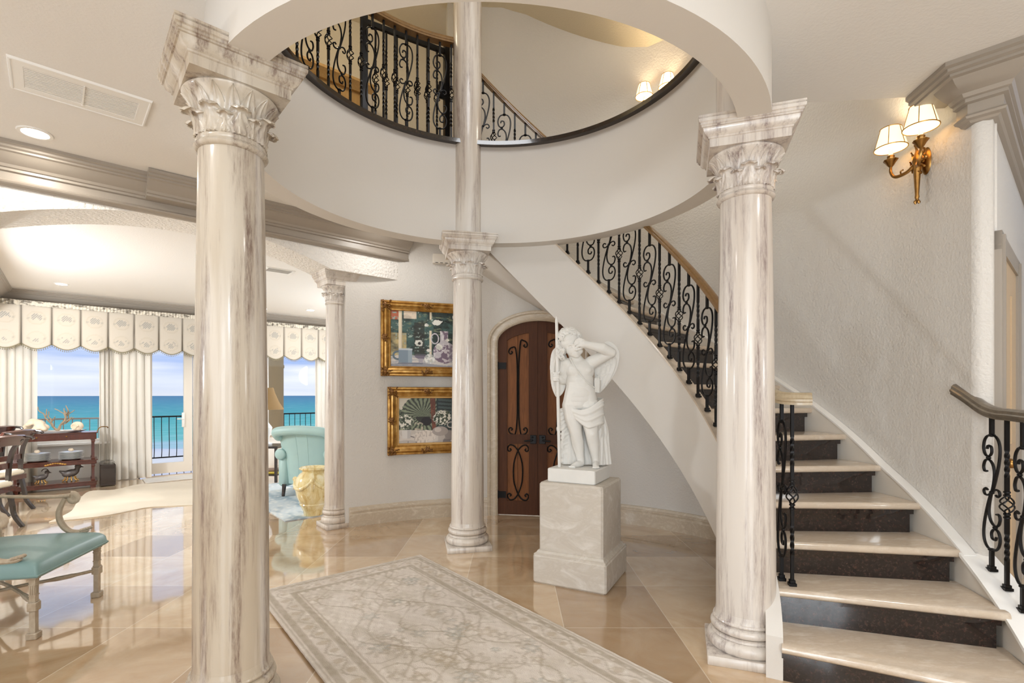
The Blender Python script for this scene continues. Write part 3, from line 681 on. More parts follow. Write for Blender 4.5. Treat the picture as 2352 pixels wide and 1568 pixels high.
# inner stair rail
RR = 1.583
rz_ = lambda a: nose(a)+.905
sr = thing('stair_railing', 'inner stair railing of alternating iron scrolls and baskets under a bronze-brown handrail', 'railing', (C.x, C.y, 0))
def rel(p): return Vector((p.x-C.x, p.y-C.y, p.z))
def post(parent, me, name, p, zt, rz):
    return inst(name, me, parent, rel(p), rz, zt-p.z)
k = 0; a = 103.0
while a > -13:
    z0 = topz(a)+.016; post(sr, BASKET if k % 2 else SCROLL, 'basket_baluster' if k % 2 else 'scroll_baluster', pol(RR, a, z0), rz_(a)+.006, math.radians(a-90)); a -= 3.64; k += 1
m = MB(); m.sweep([rel(pol(RR, a, rz_(a))) for a in arange(106, -9, 2)], HRP); m.build('handrail', M['railwood'], sr, smooth=30)
ep = [pol(RR, -9, rz_(-9)), pol(RR+.002, -12.5, 1.425), pol(RR+.02, -15, 1.38), pol(RR+.065, -16.8, 1.352), pol(RR+.13, -17.6, 1.345), pol(RR+.2, -17.9, 1.345)]
m = MB(); m.sweep([rel(p) for p in spline(ep, 6)], [(a*1.15, b*1.15) for a, b in HRP]); m.build('rail_end', M['rail_pale'], sr, smooth=30)
post(sr, BASKET, 'basket_baluster', pol(1.70, -16.6, RISE*2), 1.35, math.radians(-100)); post(sr, SCROLL, 'scroll_baluster', pol(1.665, -14.2, RISE*2), 1.39, math.radians(-100))
# landing rail on the granite curb
RL = 1.50; lr = thing('landing_railing', 'curved iron railing on the dark granite edge of the upper landing', 'railing', (C.x, C.y, 0))
k = 0; a = 107.2
while a < 232:
    me, nm = (SCROLL, 'scroll_baluster') if k % 3 == 1 else (BASKET, 'basket_baluster')
    post(lr, me, nm, pol(RL, a, Z2+.007), 4.625, math.radians(a-90)); a += 4.0; k += 1
m = MB(); m.sweep([rel(pol(RL, a, 4.62)) for a in arange(104, 234, 2)], [(x_*1.15, y_*1.2) for x_, y_ in HRP]); m.build('handrail', M['railwood'], lr, smooth=30)
# straight iron gate behind it
ga, gb = pol(1.70, 107.5), pol(1.70, 134); gd = (gb-ga).normalized()
gt = thing('iron_gate', 'straight black iron gate with thick posts behind the landing railing', 'gate', (ga.x, ga.y, Z2), math.atan2(gd.y, gd.x)); gl_ = (gb-ga).length
for x_ in (0.0, gl_): m = MB(); m.box((x_, 0, .51), (.05, .05, 1.02)); m.ball((x_, 0, 1.04), .032, 10); m.build('post', M['iron'], gt, smooth=0)
m = MB(); m.box((gl_/2, 0, .98), (gl_, .03, .045)); m.build('top_bar', M['iron'], gt, smooth=0)
m = MB(); m.box((gl_/2, 0, .06), (gl_, .03, .03)); m.build('bottom_bar', M['iron'], gt, smooth=0)
for k in range(1, 8): inst('basket_baluster', BASKET, gt, (gl_*k/8, 0, .06), 0, .9)
m = MB(); m.cbox((.03, -.03, .62), (.07, .03, .16), .006); m.ball((.05, -.06, .66), .028); m.build('latch', M['iron'], gt, smooth=30)
# wing rail at the right edge
rp = [hit(2196, 905, 2.66), hit(2230, 926, 2.67), hit(2268, 952, 2.67), hit(2296, 962, 2.68), hit(2330, 966, 2.69), hit(2375, 972, 2.70)]
wr = thing('stair_railing', 'short iron railing with a dark moulded handrail at the right edge, below the sconce', 'railing', (C.x, C.y, 0))
m = MB(); m.sweep([rel(p) for p in spline(rp, 6)], HRP); m.build('handrail', M['rail_grey'], wr, smooth=30)
for px, nm, me in ((2278, 'scroll_baluster', SCROLL), (2313, 'basket_baluster', BASKET), (2350, 'scroll_baluster', SCROLL)):
    p = hit(px, 1350, 2.67); a = ang(p); p = pol(2.67, a, lg(a)+.018)
    zt = min(rp, key=lambda q: (q.xy-p.xy).length).z
    post(wr, me, nm, p, zt+.004, math.radians(a-90))
# ================================================================== DOOR IN THE ROUND WALL
DM = wallframe(DPH, RW*math.cos(math.radians(DHW)), 0)
zarc = lambda x_, w_=.47, h_=DZ1: DZ0+h_*math.sqrt(max(0, 1-(x_/w_)**2))
path = [(-.47, 0, 0), (-.47, 1.0, 0)]+[(-.47*math.cos(a), DZ0+DZ1*math.sin(a), 0) for a in np.linspace(0, PI, 33)]+[(.47, 1.0, 0), (.47, 0, 0)]
cs = MB(); cs.sweep(path, [(.005, -.06), (.005, .03), (-.008, .042), (-.016, .036), (-.03, .042), (-.07, .046), (-.085, .058), (-.098, .06), (-.112, .052), (-.112, -.02)]); cs.xf(DM)
dr = struct('door_5', cs, M['skirt'], smooth=28)
for s_ in (-1, 1):
    fr = MB(); X0, X1, P0_, P1_ = .466, .0015, .36, .105
    def pz(poly, z0, z1, mb): mb.prism([(s_*-a if s_ > 0 else a, b) for a, b in poly] if False else [(-s_*a*-1 if False else s_*a, b) for a, b in poly], z0, z1)
    arcp = lambda a, b, off=0.0, n=10: [(a+(b-a)*k/n, zarc(a+(b-a)*k/n)-off) for k in range(n+1)]
    pz([(X0, .01), (P0_, .01)]+list(reversed(arcp(X0, P0_, .004))), -.045, .0, fr)
    pz([(P1_, .01), (X1, .01)]+list(reversed(arcp(P1_, X1, .004))), -.045, .0, fr)
    pz([(P0_, .01), (P1_, .01), (P1_, .17), (P0_, .17)], -.045, -.002, fr); pz([(P0_, .83), (P1_, .83), (P1_, .94), (P0_, .94)], -.045, -.002, fr)
    pz(arcp(P0_, P1_, .13)+list(reversed(arcp(P0_, P1_, .004))), -.045, -.002, fr)
    fr.xf(DM); lf = fr.build('door_leaf', M['door'], dr, smooth=0)
    pn = MB()
    for x0_, x1_, y0, top in ((.362, .2357, .165, None), (.2343, .103, .165, None), (.362, .2357, .935, 1), (.2343, .103, .935, 1)):
        if top: pz([(x0_-.002, y0), (x1_+.002, y0)]+list(reversed(arcp(x0_-.002, x1_+.002, .125))), -.04, -.02, pn)
        else: pz([(x0_-.002, y0), (x1_+.002, y0), (x1_+.002, .835), (x0_-.002, .835)], -.04, -.02, pn)
    pz([(.45, .02), (.0005, .02), (.0005, 2.2), (.24, 2.17), (.45, 1.99)], -.058, -.046, pn)
    pn.xf(DM); pn.build('door_panel', M['panel'], lf, smooth=0)
    ir = MB(); cx_ = s_*.2325
    def tb(pts, r=.0085): ir.tube([Vector((p.x, p.z, -.012)) for p in spline(pts, 7)], r, 6)
    def scr(x_, y_, dx, dy):      # small scroll ending near the panel corner
        return [(x_, y_), (x_+dx*.04, y_+dy*.012), (x_+dx*.068, y_-dy*.005), (x_+dx*.078, y_-dy*.04), (x_+dx*.058, y_-dy*.062), (x_+dx*.036, y_-dy*.045), (x_+dx*.05, y_-dy*.03)]
    for d in (-1, 1):
        tb([(cx_+d*.008, 1.45), (cx_+d*.01, 1.75)]+scr(cx_+d*.03, 1.975+(-.04 if d*s_ > 0 else .035), d, 1))
        tb([(cx_+d*.008, 1.45), (cx_+d*.01, 1.15)]+scr(cx_+d*.03, .955, d, -1))
        tb([(cx_+d*.055, .5), (cx_+d*.045, .62), (cx_+d*.005, .74), (cx_-d*.04, .8)]+scr(cx_-d*.045, .805, -d, 1)[1:])
        tb([(cx_+d*.055, .5), (cx_+d*.045, .38), (cx_+d*.005, .26), (cx_-d*.04, .195)]+scr(cx_-d*.045, .19, -d, -1)[1:])
    ir.xf(DM); ir.build('iron_scrollwork', M['iron'], lf)
    hg = MB()
    for y_ in (.24, 1.735): hg.box((s_*.42, y_, .004), (.1, .075, .014)); hg.tube([(s_*.466, y_-.045, .008), (s_*.466, y_+.045, .008)], .011, 8)
    hg.xf(DM); hg.build('hinge', M['iron'], lf, smooth=30)
    lk = MB(); lk.cbox((s_*.052, .885, .006), (.072, .1, .02), .004); lk.tube([(s_*.06, .875, .01), (s_*.06, .875, .045), (s_*.15, .868, .048)], .01, 8); lk.ball((s_*.06, .91, .02), .012, 8)
    lk.xf(DM); lk.build('lock_handle', M['iron'], lf, smooth=30)
# ================================================================== PAINTINGS
def gold_picture(px, ztop, zbot, wdt, label, fn, liner):
    p = hit(px, 780, 2.64); a = ang(p); h = ztop-zbot
    m = wallframe(a, RW*math.cos(math.asin(min(.9, wdt/2/RW)))-.006, (ztop+zbot)/2)
    t = thing_m('framed_painting', label, 'painting', m, 'still-life paintings on the round wall')
    fr = MB(); x_, y_ = wdt/2, h/2
    fr.sweep([(-x_, -y_, 0), (-x_, y_, 0), (x_, y_, 0), (x_, -y_, 0)], [(0, 0), (0, .03), (.008, .042), (.022, .046), (.03, .036), (.04, .05), (.056, .054), (.066, .04), (.074, .034), (.092, .026), (.1, .03), (.108, .022), (.108, 0)], closed=True)
    f = fr.build('frame', M['gilt'], t, smooth=30)
    rnd = random.Random(3)
    spots = [(-x_+.048, -y_+.048, 1.25), (-x_+.048, y_-.048, 1.25), (x_-.048, y_-.048, 1.25), (x_-.048, -y_+.048, 1.25), (0, y_-.045, 1), (0, -y_+.045, 1), (-x_+.045, 0, 1), (x_-.045, 0, 1)]
    for k, (cx_, cy_, s_) in enumerate(spots):   # carved leaf clusters at corners and mid-sides
        cv = MB()
        for j in range(20):
            al = rnd.random()*2*PI; rr = (.008+.054*rnd.random())*s_
            dx, dy = (rr*math.cos(al)*(1.0 if k in (0, 1, 2, 3, 4, 5) else .55), rr*math.sin(al)*(.55 if k in (4, 5) else 1.0))
            px_, py_ = max(-x_+.012, min(x_-.012, cx_+dx)), max(-y_+.012, min(y_-.012, cy_+dy))
            q = [(px_+.012*math.cos(al+th)*(1-th/7), py_+.012*math.sin(al+th)*(1-th/7), .05+.006*math.sin(th)) for th in np.linspace(0, 4.2, 7)]
            cv.tube(q, [.004, .007, .0085, .0085, .007, .0055, .004], 5)
        cv.ball((cx_, cy_, .05), (.018*s_, .018*s_, .012), 8)
        cv.build('carved_ornament', M['gilt_dark'], f)
    if liner:
        lm = MB(); lm.sweep([(-x_+.106, -y_+.106, 0), (-x_+.106, y_-.106, 0), (x_-.106, y_-.106, 0), (x_-.106, -y_+.106, 0)], [(0, .004), (0, .026), (.018, .022), (.02, .01), (.02, .004)], closed=True); lm.build('liner', plain('pale_gilt_liner', lin(196, 154, 92), .35, .4), f, smooth=30)
    cw, chh = wdt-.21, h-.21; g_ = MB(); g_.grid(230, 170, lambda u, v: ((u-.5)*cw, (v-.5)*chh, .012)); c_ = g_.build('canvas', M['canvas'], t)
    color_verts(c_, lambda q: fn(q[:, 0]/cw+.5, q[:, 1]/chh+.5))
    return t
def paint_pitcher(u, v):
    n1, n2, n3 = fbm(u*9, v*9, 1), fbm(u*26, v*26, 5), fbm(u*14+n_shift, v*40, 9)
    c = L3(38, 52, 50)*np.ones((len(u), 1)); c = over(c, (n1-.42)*5, L3(66, 96, 92)); c = over(c, (n2-.58)*7, L3(20, 26, 24)); c = over(c, (n3-.62)*6, L3(120, 130, 104))
    c = over(c, ((u < .22) & (v < .6) & (v > .2))*(n1*1.6-.3), L3(206, 184, 130)); c = over(c, ((u < .13) & (v > .84))*1.0, L3(176, 98, 70)); c = over(c, ((u > .18) & (u < .36) & (v > .86))*n1*1.6, L3(222, 206, 186))
    c = over(c, ((u > .33) & (u < .47) & (v < .8))*.7, L3(44, 40, 34)); c = over(c, (n2-.66)*9*(u < .6), L3(150, 170, 160))
    tb_ = v < (.19+.02*np.sin(u*7)); c = over(c, tb_*1.0, L3(208, 203, 198)); c = over(c, (tb_ & (n3 > .52))*.6, L3(150, 156, 170)); c = over(c, ((v < .05+.03*np.sin(u*5)))*.7, L3(132, 136, 150))
    for x0_, y0, y1, w_ in ((.135, .2, 1.0, .05), (.56, .1, .66, .034), (.56, .86, 1.0, .03)): c = over(c, ((abs(u-x0_) < w_/2) & (v > y0) & (v < y1))*1.0, L3(226, 214, 188)); c = over(c, ((u-x0_ > w_*.2) & (u-x0_ < w_/2) & (v > y0) & (v < y1))*.5, L3(170, 156, 132))
    ell = lambda cx_, cy_, a, b: ((u-cx_)/a)**2+((v-cy_)/b)**2
    mug = (u > .11) & (u < .30-.01*(.3-v)) & (v > .075) & (v < .325); rg = (ell(.1, .2, .075, .085) < 1) & (ell(.1, .2, .045, .05) > 1) & (u < .12)
    c = over(c, rg*1.0, L3(96, 112, 124)); c = over(c, mug*1.0, L3(128, 146, 162)); c = over(c, (mug & (u > .24))*.5, L3(176, 190, 200)); c = over(c, (mug & (v > .3))*.8, L3(206, 212, 218)); c = over(c, ((v < .075) & (v > .05) & (u > .1) & (u < .45))*.6, L3(92, 98, 116))
    bw = ell(.42, .2, .085, .06) < 1; c = over(c, (bw & (v < .235))*1.0, L3(120, 112, 128)); c = over(c, ((abs(u-.42) < .03) & (v > .08) & (v < .15))*1.0, L3(170, 166, 176)); c = over(c, (bw & (v > .2))*.6, L3(52, 60, 56))
    gl_ = ell(.545, .15, .075, .09) < 1; c = over(c, gl_*.6, L3(196, 202, 200)); c = over(c, (gl_ & (n2 > .55))*.9, L3(240, 240, 236))
    vs1 = ell(.76, .27, .165, .2) < 1; nk = (abs(u-.755) < .055+.3*(v-.52)**2) & (v > .42) & (v < .66)
    for q in (vs1, nk): c = over(c, q*1.0, L3(196, 190, 196)); c = over(c, (q & (n1 > .48))*.9, L3(112, 90, 112)); c = over(c, (q & (n2 > .6))*.7, L3(226, 220, 222)); c = over(c, (q & (u > .83))*.5, L3(120, 116, 128))
    c = over(c, ((ell(.62, .52, .06, .1) < 1) & (ell(.62, .52, .045, .08) > 1))*1.0, L3(206, 200, 206))
    for cx_, cy_, a, b in ((.655, .82, .075, .055), (.955, .79, .06, .07), (.4, .43, .06, .065), (.685, .37, .05, .06), (.53, .3, .035, .035), (.5, .76, .03, .03), (.93, .93, .06, .05), (.8, .5, .03, .025)):
        fl_ = ell(cx_, cy_, a, b)+(n2-.5)*1.6 < .85; c = over(c, fl_*1.0, L3(232, 230, 222)); c = over(c, (fl_ & (n1 > .55))*.5, L3(176, 180, 170))
    c = over(c, (ell(.4, .425, .022, .026) < 1)*1.0, L3(36, 30, 30))
    return c
def paint_terrace(u, v):
    n1, n2, n3 = fbm(u*8, v*8, 21), fbm(u*28, v*28, 25), fbm(u*50, v*16, 29)
    c = L3(206, 200, 186)*np.ones((len(u), 1)); c = over(c, (v < .72+.15*(n1-.5))*1.0*(u < .2), L3(96, 106, 88)); c = over(c, (n2-.5)*6*(u < .2)*(v < .75), L3(160, 160, 130))
    an = np.arctan2(v-.62, u-.44); rr = np.hypot((u-.44), (v-.6)*.9); fr = np.sin(an*26+n2*3)
    pm = rr < .36+.05*n2; c = over(c, pm*1.0, L3(84, 92, 76)); c = over(c, (pm & (fr > .2))*.8, L3(140, 150, 124)); c = over(c, (pm & (fr < -.55))*.8, L3(44, 48, 42))
    c = over(c, ((u > .56+.06*(1-v)) & (u < .65+.02*(1-v)) & (v > .25))*1.0, L3(124, 72, 54)); c = over(c, ((u > .56) & (u < .66) & (n2 > .55) & (v > .25))*.7, L3(84, 48, 38)); c = over(c, ((rr < .13) & (v < .58))*.9, L3(34, 28, 30)); c = over(c, ((np.hypot(u-.5, (v-.48)) < .09))*1.0, L3(30, 24, 28))
    sh = u > .675; c = over(c, sh*1.0, L3(70, 84, 84)); c = over(c, (sh & (np.sin(v*80+u*8) > .35))*.85, L3(30, 36, 38)); c = over(c, (sh & (abs(u-.69) < .012))*1.0, L3(40, 50, 52)); c = over(c, (sh & (abs(u-.955) < .02))*1.0, L3(58, 74, 76))
    tb_ = v < .31-.03*u; c = over(c, tb_*1.0, L3(196, 188, 180)); c = over(c, (tb_ & (u > .7))*.8, L3(132, 124, 122)); c = over(c, (tb_ & (v < .07+.03*np.sin(u*9)))*.8, L3(120, 114, 116)); c = over(c, (tb_ & (n1 > .55))*.5, L3(222, 214, 206)); c = over(c, ((abs(v-.16+.4*(u-.27)) < .012) & (u > .23) & (u < .38))*.9, L3(112, 104, 104))
    ell = lambda cx_, cy_, a, b: ((u-cx_)/a)**2+((v-cy_)/b)**2
    c = over(c, (ell(.47, .16, .2, .13)+(n1-.5)*2 < 1)*1.0, L3(222, 212, 202)); c = over(c, ((ell(.47, .16, .2, .13) < 1) & (n3 > .58))*.6, L3(170, 158, 150))
    for cx_, cy_, a, b in ((.13, .48, .15, .16), (.77, .55, .17, .17)):
        q = ell(cx_, cy_, a, b)+(n2-.5)*1.8 < 1; c = over(c, q*1.0, L3(86, 96, 78)); c = over(c, (q & (n2 > .5))*1.0, L3(226, 222, 210)); c = over(c, (q & (n2 < .36))*.9, L3(40, 46, 38))
    c = over(c, ((abs(u-.155) < .08-.1*(.3-v)) & (v > .135) & (v < .31))*1.0, L3(214, 210, 206)); c = over(c, ((u > .17) & (u < .23) & (v > .135) & (v < .31))*.5, L3(160, 156, 156))
    c = over(c, (ell(.74, .27, .14, .1) < 1)*1.0, L3(168, 158, 152)); c = over(c, (ell(.7, .3, .06, .05) < 1)*.7, L3(214, 204, 196)); c = over(c, ((ell(.925, .4, .065, .07) < 1) & (ell(.925, .4, .048, .05) > 1))*1.0, L3(190, 184, 178))
    c = over(c, ((u > .3) & (u < .44) & (v > .3) & (v < .46) & (n2 > .45))*.7, L3(206, 190, 172))
    return c
n_shift = 3.3
gold_picture(978, 2.435, 1.605, 1.0, 'upper gold-framed still life with a blue mug, candles and a flower pitcher', paint_pitcher, False)
gold_picture(978.5, 1.485, .735, .86, 'lower gold-framed still life with potted plants, a palm and green shutters', paint_terrace, True)
# ================================================================== PEDESTAL AND STATUE
pc = Vector((.5335, 3.877, 0)); pr_ = math.radians(-27.2)
pt = thing('pedestal', 'square grey cast-stone pedestal under the winged statue', 'pedestal', pc, pr_)
m = MB(); m.cbox((0, 0, .105), (.562, .562, .21), .012)
b0 = .275; m.sweep([(-b0, -b0, .21), (-b0, b0, .21), (b0, b0, .21), (b0, -b0, .21)], [(0, -.01), (0, .006), (.014, .012), (.022, .028), (.03, .032), (.2, .032), (.2, -.01)], closed=True); m.build('base', M['stone'], pt, smooth=30)
m = MB(); m.cbox((0, 0, .485), (.492, .492, .52), .014); m.build('block', M['stone'], pt, smooth=30)
SZ = .746; K = .000905
stt = thing('statue', 'white winged boy statue shading his eyes and holding a tall staff, on the pedestal', 'statue', (pc.x-.015, pc.y, SZ), math.radians(-7.5))
sp = lambda cx_, cy_, d=0.0: Vector(((cx_-540)*K, d*K, .098+(1425-cy_)*K))
m = MB(); m.cbox((0, 0, .05), (.372, .372, .1), .006, rz=pr_+math.radians(7.5)); m.build('plinth', M['statue'], stt, smooth=30)
bd = MB(); R_ = lambda ax, dg: Matrix.Rotation(math.radians(dg), 4, ax)
def lump(cx_, cy_, d, rx, ry, rz2, rot=0): bd.ball(sp(cx_, cy_, d), (rx*K, ry*K, rz2*K), 26 if rx > 40 else 14, R_('Y', rot))
def limb(*pts):
    for (a, b) in zip(pts, pts[1:]): bd.cone(sp(*a[:3]), sp(*b[:3]), a[3]*K, b[3]*K, 24 if a[3] > 30 else 12)
lump(545, 606, 2, 122, 86, 104, 6); lump(500, 592, -46, 52, 30, 36); lump(592, 606, -50, 54, 26, 34); lump(545, 725, 2, 116, 84, 118); lump(544, 805, -22, 106, 76, 84); lump(540, 880, 4, 124, 92, 88, -6); lump(480, 890, 55, 70, 60, 75); lump(610, 890, 55, 72, 60, 75)
lump(545, 842, -4, 121, 90, 84); lump(545, 690, 2, 116, 84, 90)
limb((508, 760, 4, 82), (478, 885, 5, 78)); limb((588, 770, 4, 82), (618, 895, 5, 80))
limb((545, 560, 5, 62), (510, 500, -4, 50), (490, 455, -8, 48))
# head turned down to its right, face to the viewer
lump(466, 358, 0, 96, 98, 100, -10); lump(492, 420, -38, 68, 62, 76, -14); lump(510, 462, -54, 46, 40, 38); lump(517, 486, -64, 26, 24, 18); lump(472, 446, -52, 36, 34, 32); lump(540, 444, -50, 32, 34, 30)
limb((498, 396, -98, 8), (510, 420, -106, 9), (518, 438, -114, 12)); lump(519, 441, -108, 19, 13, 8)
limb((446, 402, -78, 9), (466, 393, -92, 10), (496, 394, -98, 8)); lump(474, 415, -89, 19, 11, 8); limb((456, 422, -84, 4), (474, 425, -93, 4.5), (492, 421, -95, 4))
limb((502, 460, -89, 5), (518, 457, -94, 6.5), (533, 459, -87, 5)); limb((507, 468, -88, 5), (519, 470, -91, 7), (530, 467, -86, 5)); lump(400, 412, 4, 12, 22, 26)
# raised left arm, forearm across to the brow
limb((640, 540, 10, 58), (700, 510, -10, 52), (805, 462, -55, 42)); limb((805, 462, -55, 42), (730, 425, -88, 46), (612, 398, -118, 31)); limb((612, 398, -118, 30), (578, 392, -122, 34))
for k, (x0_, y0, x1, y1, x2, y2) in enumerate(((578, 364, 538, 348, 510, 364), (572, 382, 528, 367, 500, 382), (570, 400, 530, 387, 504, 400), (574, 415, 542, 407, 518, 417))):
    limb((x0_, y0, -122, 12), (x1, y1, -136, 9.5), (x2, y2, -118, 8))
limb((586, 400, -108, 14), (556, 424, -108, 12), (536, 432, -112, 10))
# right arm down to the staff
limb((432, 545, 6, 50), (418, 610, 22, 44), (412, 690, 40, 36)); limb((412, 690, 40, 36), (392, 690, 20, 34), (366, 668, -14, 24)); limb((366, 666, -14, 24), (346, 660, -20, 22))
for k in range(4):
    y0 = 626+k*20; limb((356, y0+8, -12, 11), (324, y0+3, -24, 9.5), (326, y0+3, -60, 9.5), (348, y0+4, -70, 9), (366, y0+5, -62, 8.5))
limb((356, 632, -8, 12), (372, 618, -40, 11), (372, 622, -62, 9))
# legs
limb((478, 905, 4, 84), (490, 1010, -6, 72), (512, 1130, -14, 52), (528, 1215, 4, 52), (548, 1345, 14, 33), (556, 1385, 16, 32)); limb((556, 1395, 10, 30), (520, 1402, -30, 28), (482, 1414, -62, 18))
limb((610, 920, 6, 86), (632, 1030, -22, 74), (645, 1140, -38, 54), (660, 1220, -8, 52), (676, 1345, 6, 33), (680, 1385, 6, 31)); limb((680, 1395, 0, 30), (678, 1402, -46, 28), (676, 1412, -88, 22))
lump(512, 1128, -40, 34, 26, 34); lump(647, 1138, -66, 36, 28, 36)
for k in range(5): lump(458+k*11.5, 1415, -76-k*5.0, 8.5-.5*(k > 3), 16, 11); lump(654+k*11.5, 1413, -116+abs(k-1.5)*5, 7.5, 17, 11)
body = remesh(bd, 'body', M['statue'], stt, .0036, 3)
def press(ob, cx_, cy_, d, rad, dep):           # push the carved surface in (or out) around one point
    c_ = sp(cx_, cy_, d)
    for v in ob.data.vertices:
        q = (v.co-c_).length/(rad*K)
        if q < 1: v.co.y += dep*K*(1-q*q)**2
for a in ((472, 412, -92, 24, 13), (473, 414, -84, 13, -8), (530, 414, -92, 20, 10), (519, 447, -98, 12, 5), (518, 464, -92, 10, 4), (502, 463, -88, 8, 4), (490, 806, -98, 16, 12), (545, 640, -82, 40, 6), (546, 700, -82, 34, 5)): press(body, *a)
hr = MB(); rnd = random.Random(11); hr.ball(sp(456, 340, 16), (92*K, 94*K, 90*K), 16, R_('Y', -10))
for k in range(46):                             # wavy locks falling from the crown
    th = -2.9+5.8*k/46+rnd.uniform(-.06, .06); e0 = .12 if k % 2 else .45; pts = []; ph_ = rnd.uniform(0, 6)
    front = abs(th-.2) < .75; ln = rnd.uniform(.72, .9) if front else rnd.uniform(1.35, 1.8)
    for j in range(14):
        el = e0+(ln-e0*.4)*j/13; wv = .16*math.sin(j*1.3+ph_)*(.3+j/13); rr = 103+6*math.sin(j*1.3+ph_+1)+4*(k % 2)
        x_ = math.sin(th+wv)*math.sin(el)*rr; y_ = -math.cos(th+wv)*math.sin(el)*rr; z_ = math.cos(el)*rr
        pts.append(sp(460+x_-z_*.1, 350-z_, y_+6))
    hr.tube(pts, [K*(7+5*math.sin(PI*min(1, (j+2)/14))) for j in range(14)], 7)
for k in range(18):                             # curls beside the neck and temple
    x0_ = 358+k % 9*7; hr.tube([sp(x0_+13*math.sin(q*1.15+k*1.7), 372+k % 4*15+q*13, -44+k % 3*20+15*math.cos(q*1.15+k)) for q in range(9)], [11*K]*7+[8*K, 5*K], 6)
remesh(hr, 'hair', M['statue'], stt, .0034, 0)
dp = MB(); rnd = random.Random(5)
dp.ball(sp(615, 905, 6), (112*K, 97*K, 84*K), 16, R_('Y', 16)); dp.ball(sp(690, 1010, 30), (52*K, 62*K, 110*K), 14); dp.ball(sp(640, 985, -8), (84*K, 88*K, 72*K), 14)
for k in range(9):                              # folds wrapped over the hip
    y0 = 880+k*14; dp.tube(spline([sp(470+k*4, 925+k*9, -40), sp(492+k*4, 932+k*10, -82), sp(560+k*5, y0+62+k*2, -104), sp(640, y0+34+k*6, -104), sp(712, y0-16+k*9, -62), sp(738, y0-34+k*11, 10), sp(700, y0-40+k*11, 84)], 5), K*(8+4*(k % 3)), 8)
for k in range(9):                              # hanging cloth behind the left leg
    x0_ = 690+k*6; dd_ = 26*(k % 2); dp.tube(spline([sp(x0_+8, 985, 24+k*9+dd_), sp(x0_+18+k*2+8*math.sin(k), 1120, 30+k*8-dd_*.5), sp(x0_+16+k*4-8*math.sin(k*2), 1260, 24+k*7+dd_), sp(x0_+10+k*7+12*(k % 2), 1412, 6+k*9+dd_)], 5), [K*(9+(8-5*(k % 2))*j/15) for j in range(16)], 7)
for k in range(12):                             # cloth gathered behind the right leg
    y0 = 930+k*40; dp.tube(spline([sp(470, y0-34, 84), sp(430-k*3, y0-10, 70), sp(392-8*math.sin(k*.9), y0+16, 62), sp(352+40*(k > 4)+10*math.sin(k), y0+20+8*(k % 2), 66)], 5), K*(20-4*(k % 2)), 7)
for k in range(9): dp.tube(spline([sp(430+k*30, 960, 95), sp(425+k*32, 1180, 92), sp(420+k*38, 1415, 70)], 6), K*(24+4*(k % 2)), 7)
remesh(dp, 'drapery', M['statue'], stt, .0046, 1, .4)
def wing(out, dep, ribs, name):
    wm = MB(); o2 = [sp(x_, y_, dep) for x_, y_ in out]; s_ = spline(o2, 6, True); n = len(s_)
    cc = sum(s_, Vector((0, 0, 0)))/n
    for sgn, off in ((0, -.009), (0, .009)): pass
    vs_ = []
    for f_, d in ((1.0, .006), (.75, .013), (.4, .015)): vs_ += [cc+(p-cc)*f_+Vector((0, -d, 0)) for p in s_]
    vs_.append(cc+Vector((0, -.015, 0)))
    for f_, d in ((1.0, .006), (.4, .012)): vs_ += [cc+(p-cc)*f_+Vector((0, d, 0)) for p in s_]
    vs_.append(cc+Vector((0, .012, 0))); fs = []
    for i in range(n):
        j = (i+1) % n; fs += [(i, j, n+j, n+i), (n+i, n+j, 2*n+j, 2*n+i), (2*n+i, 2*n+j, 3*n), (j, i, 3*n+1+i, 3*n+1+j), (3*n+1+j, 3*n+1+i, 4*n+1+i, 4*n+1+j), (4*n+1+j, 4*n+1+i, 5*n+1)]
    wm.add(vs_, fs); wm.tube(s_, .0075, 6, closed=True)
    for a, b, c_ in ribs: wm.tube(spline([sp(*a, dep-14), sp(*b, dep-19), sp(*c_, dep-12)], 6), .0042, 5)
    remesh(wm, name, M['statue'], stt, .0045, 1, .4)
wing([(672, 560), (700, 430), (760, 362), (820, 370), (868, 430), (876, 500), (852, 600), (800, 690), (745, 760), (700, 795), (676, 760), (680, 660)], 78,
     [((715, 470), (735, 560), (690, 770)), ((740, 450), (770, 570), (712, 780)), ((765, 430), (800, 570), (735, 765)), ((790, 420), (828, 560), (765, 735)), ((815, 420), (850, 540), (795, 690)), ((700, 520), (760, 500), (840, 470)), ((695, 580), (770, 560), (850, 530)), ((690, 640), (760, 640), (835, 610))], 'wing')
wing([(430, 500), (385, 425), (340, 408), (308, 450), (295, 540), (297, 650), (308, 735), (330, 800), (352, 826), (395, 790), (425, 700)], 70,
     [((360, 440), (325, 560), (318, 730)), ((385, 460), (350, 580), (335, 790)), ((405, 500), (375, 620), (355, 810)), ((420, 480), (370, 500), (306, 520)), ((425, 560), (370, 590), (300, 620))], 'wing')
stf = MB(); stf.tube([sp(347, 146, -40), sp(349, 175, -40), sp(353, 400, -40), sp(358, 700, -40), sp(366, 1050, -40), sp(374, 1424, -40)], [.003, .0115, .0125, .0125, .0125, .0125], 10); stf.build('staff', M['statue'], stt)
qv = MB(); qv.tube(spline([sp(462, 500, -52), sp(500, 570, -90), sp(555, 650, -88), sp(612, 710, -76), sp(668, 752, -30)], 7), .0068, 6, sq=.6); qv.tube([sp(690, 690, 20), sp(690, 790, 10)], [.03, .024], 10)
for k in range(5): qv.tube([sp(672+k*9, 672-6*(k % 2), -4), sp(676+k*7, 792, -14)], .006, 5)
qv.build('quiver_strap', M['statue'], stt)
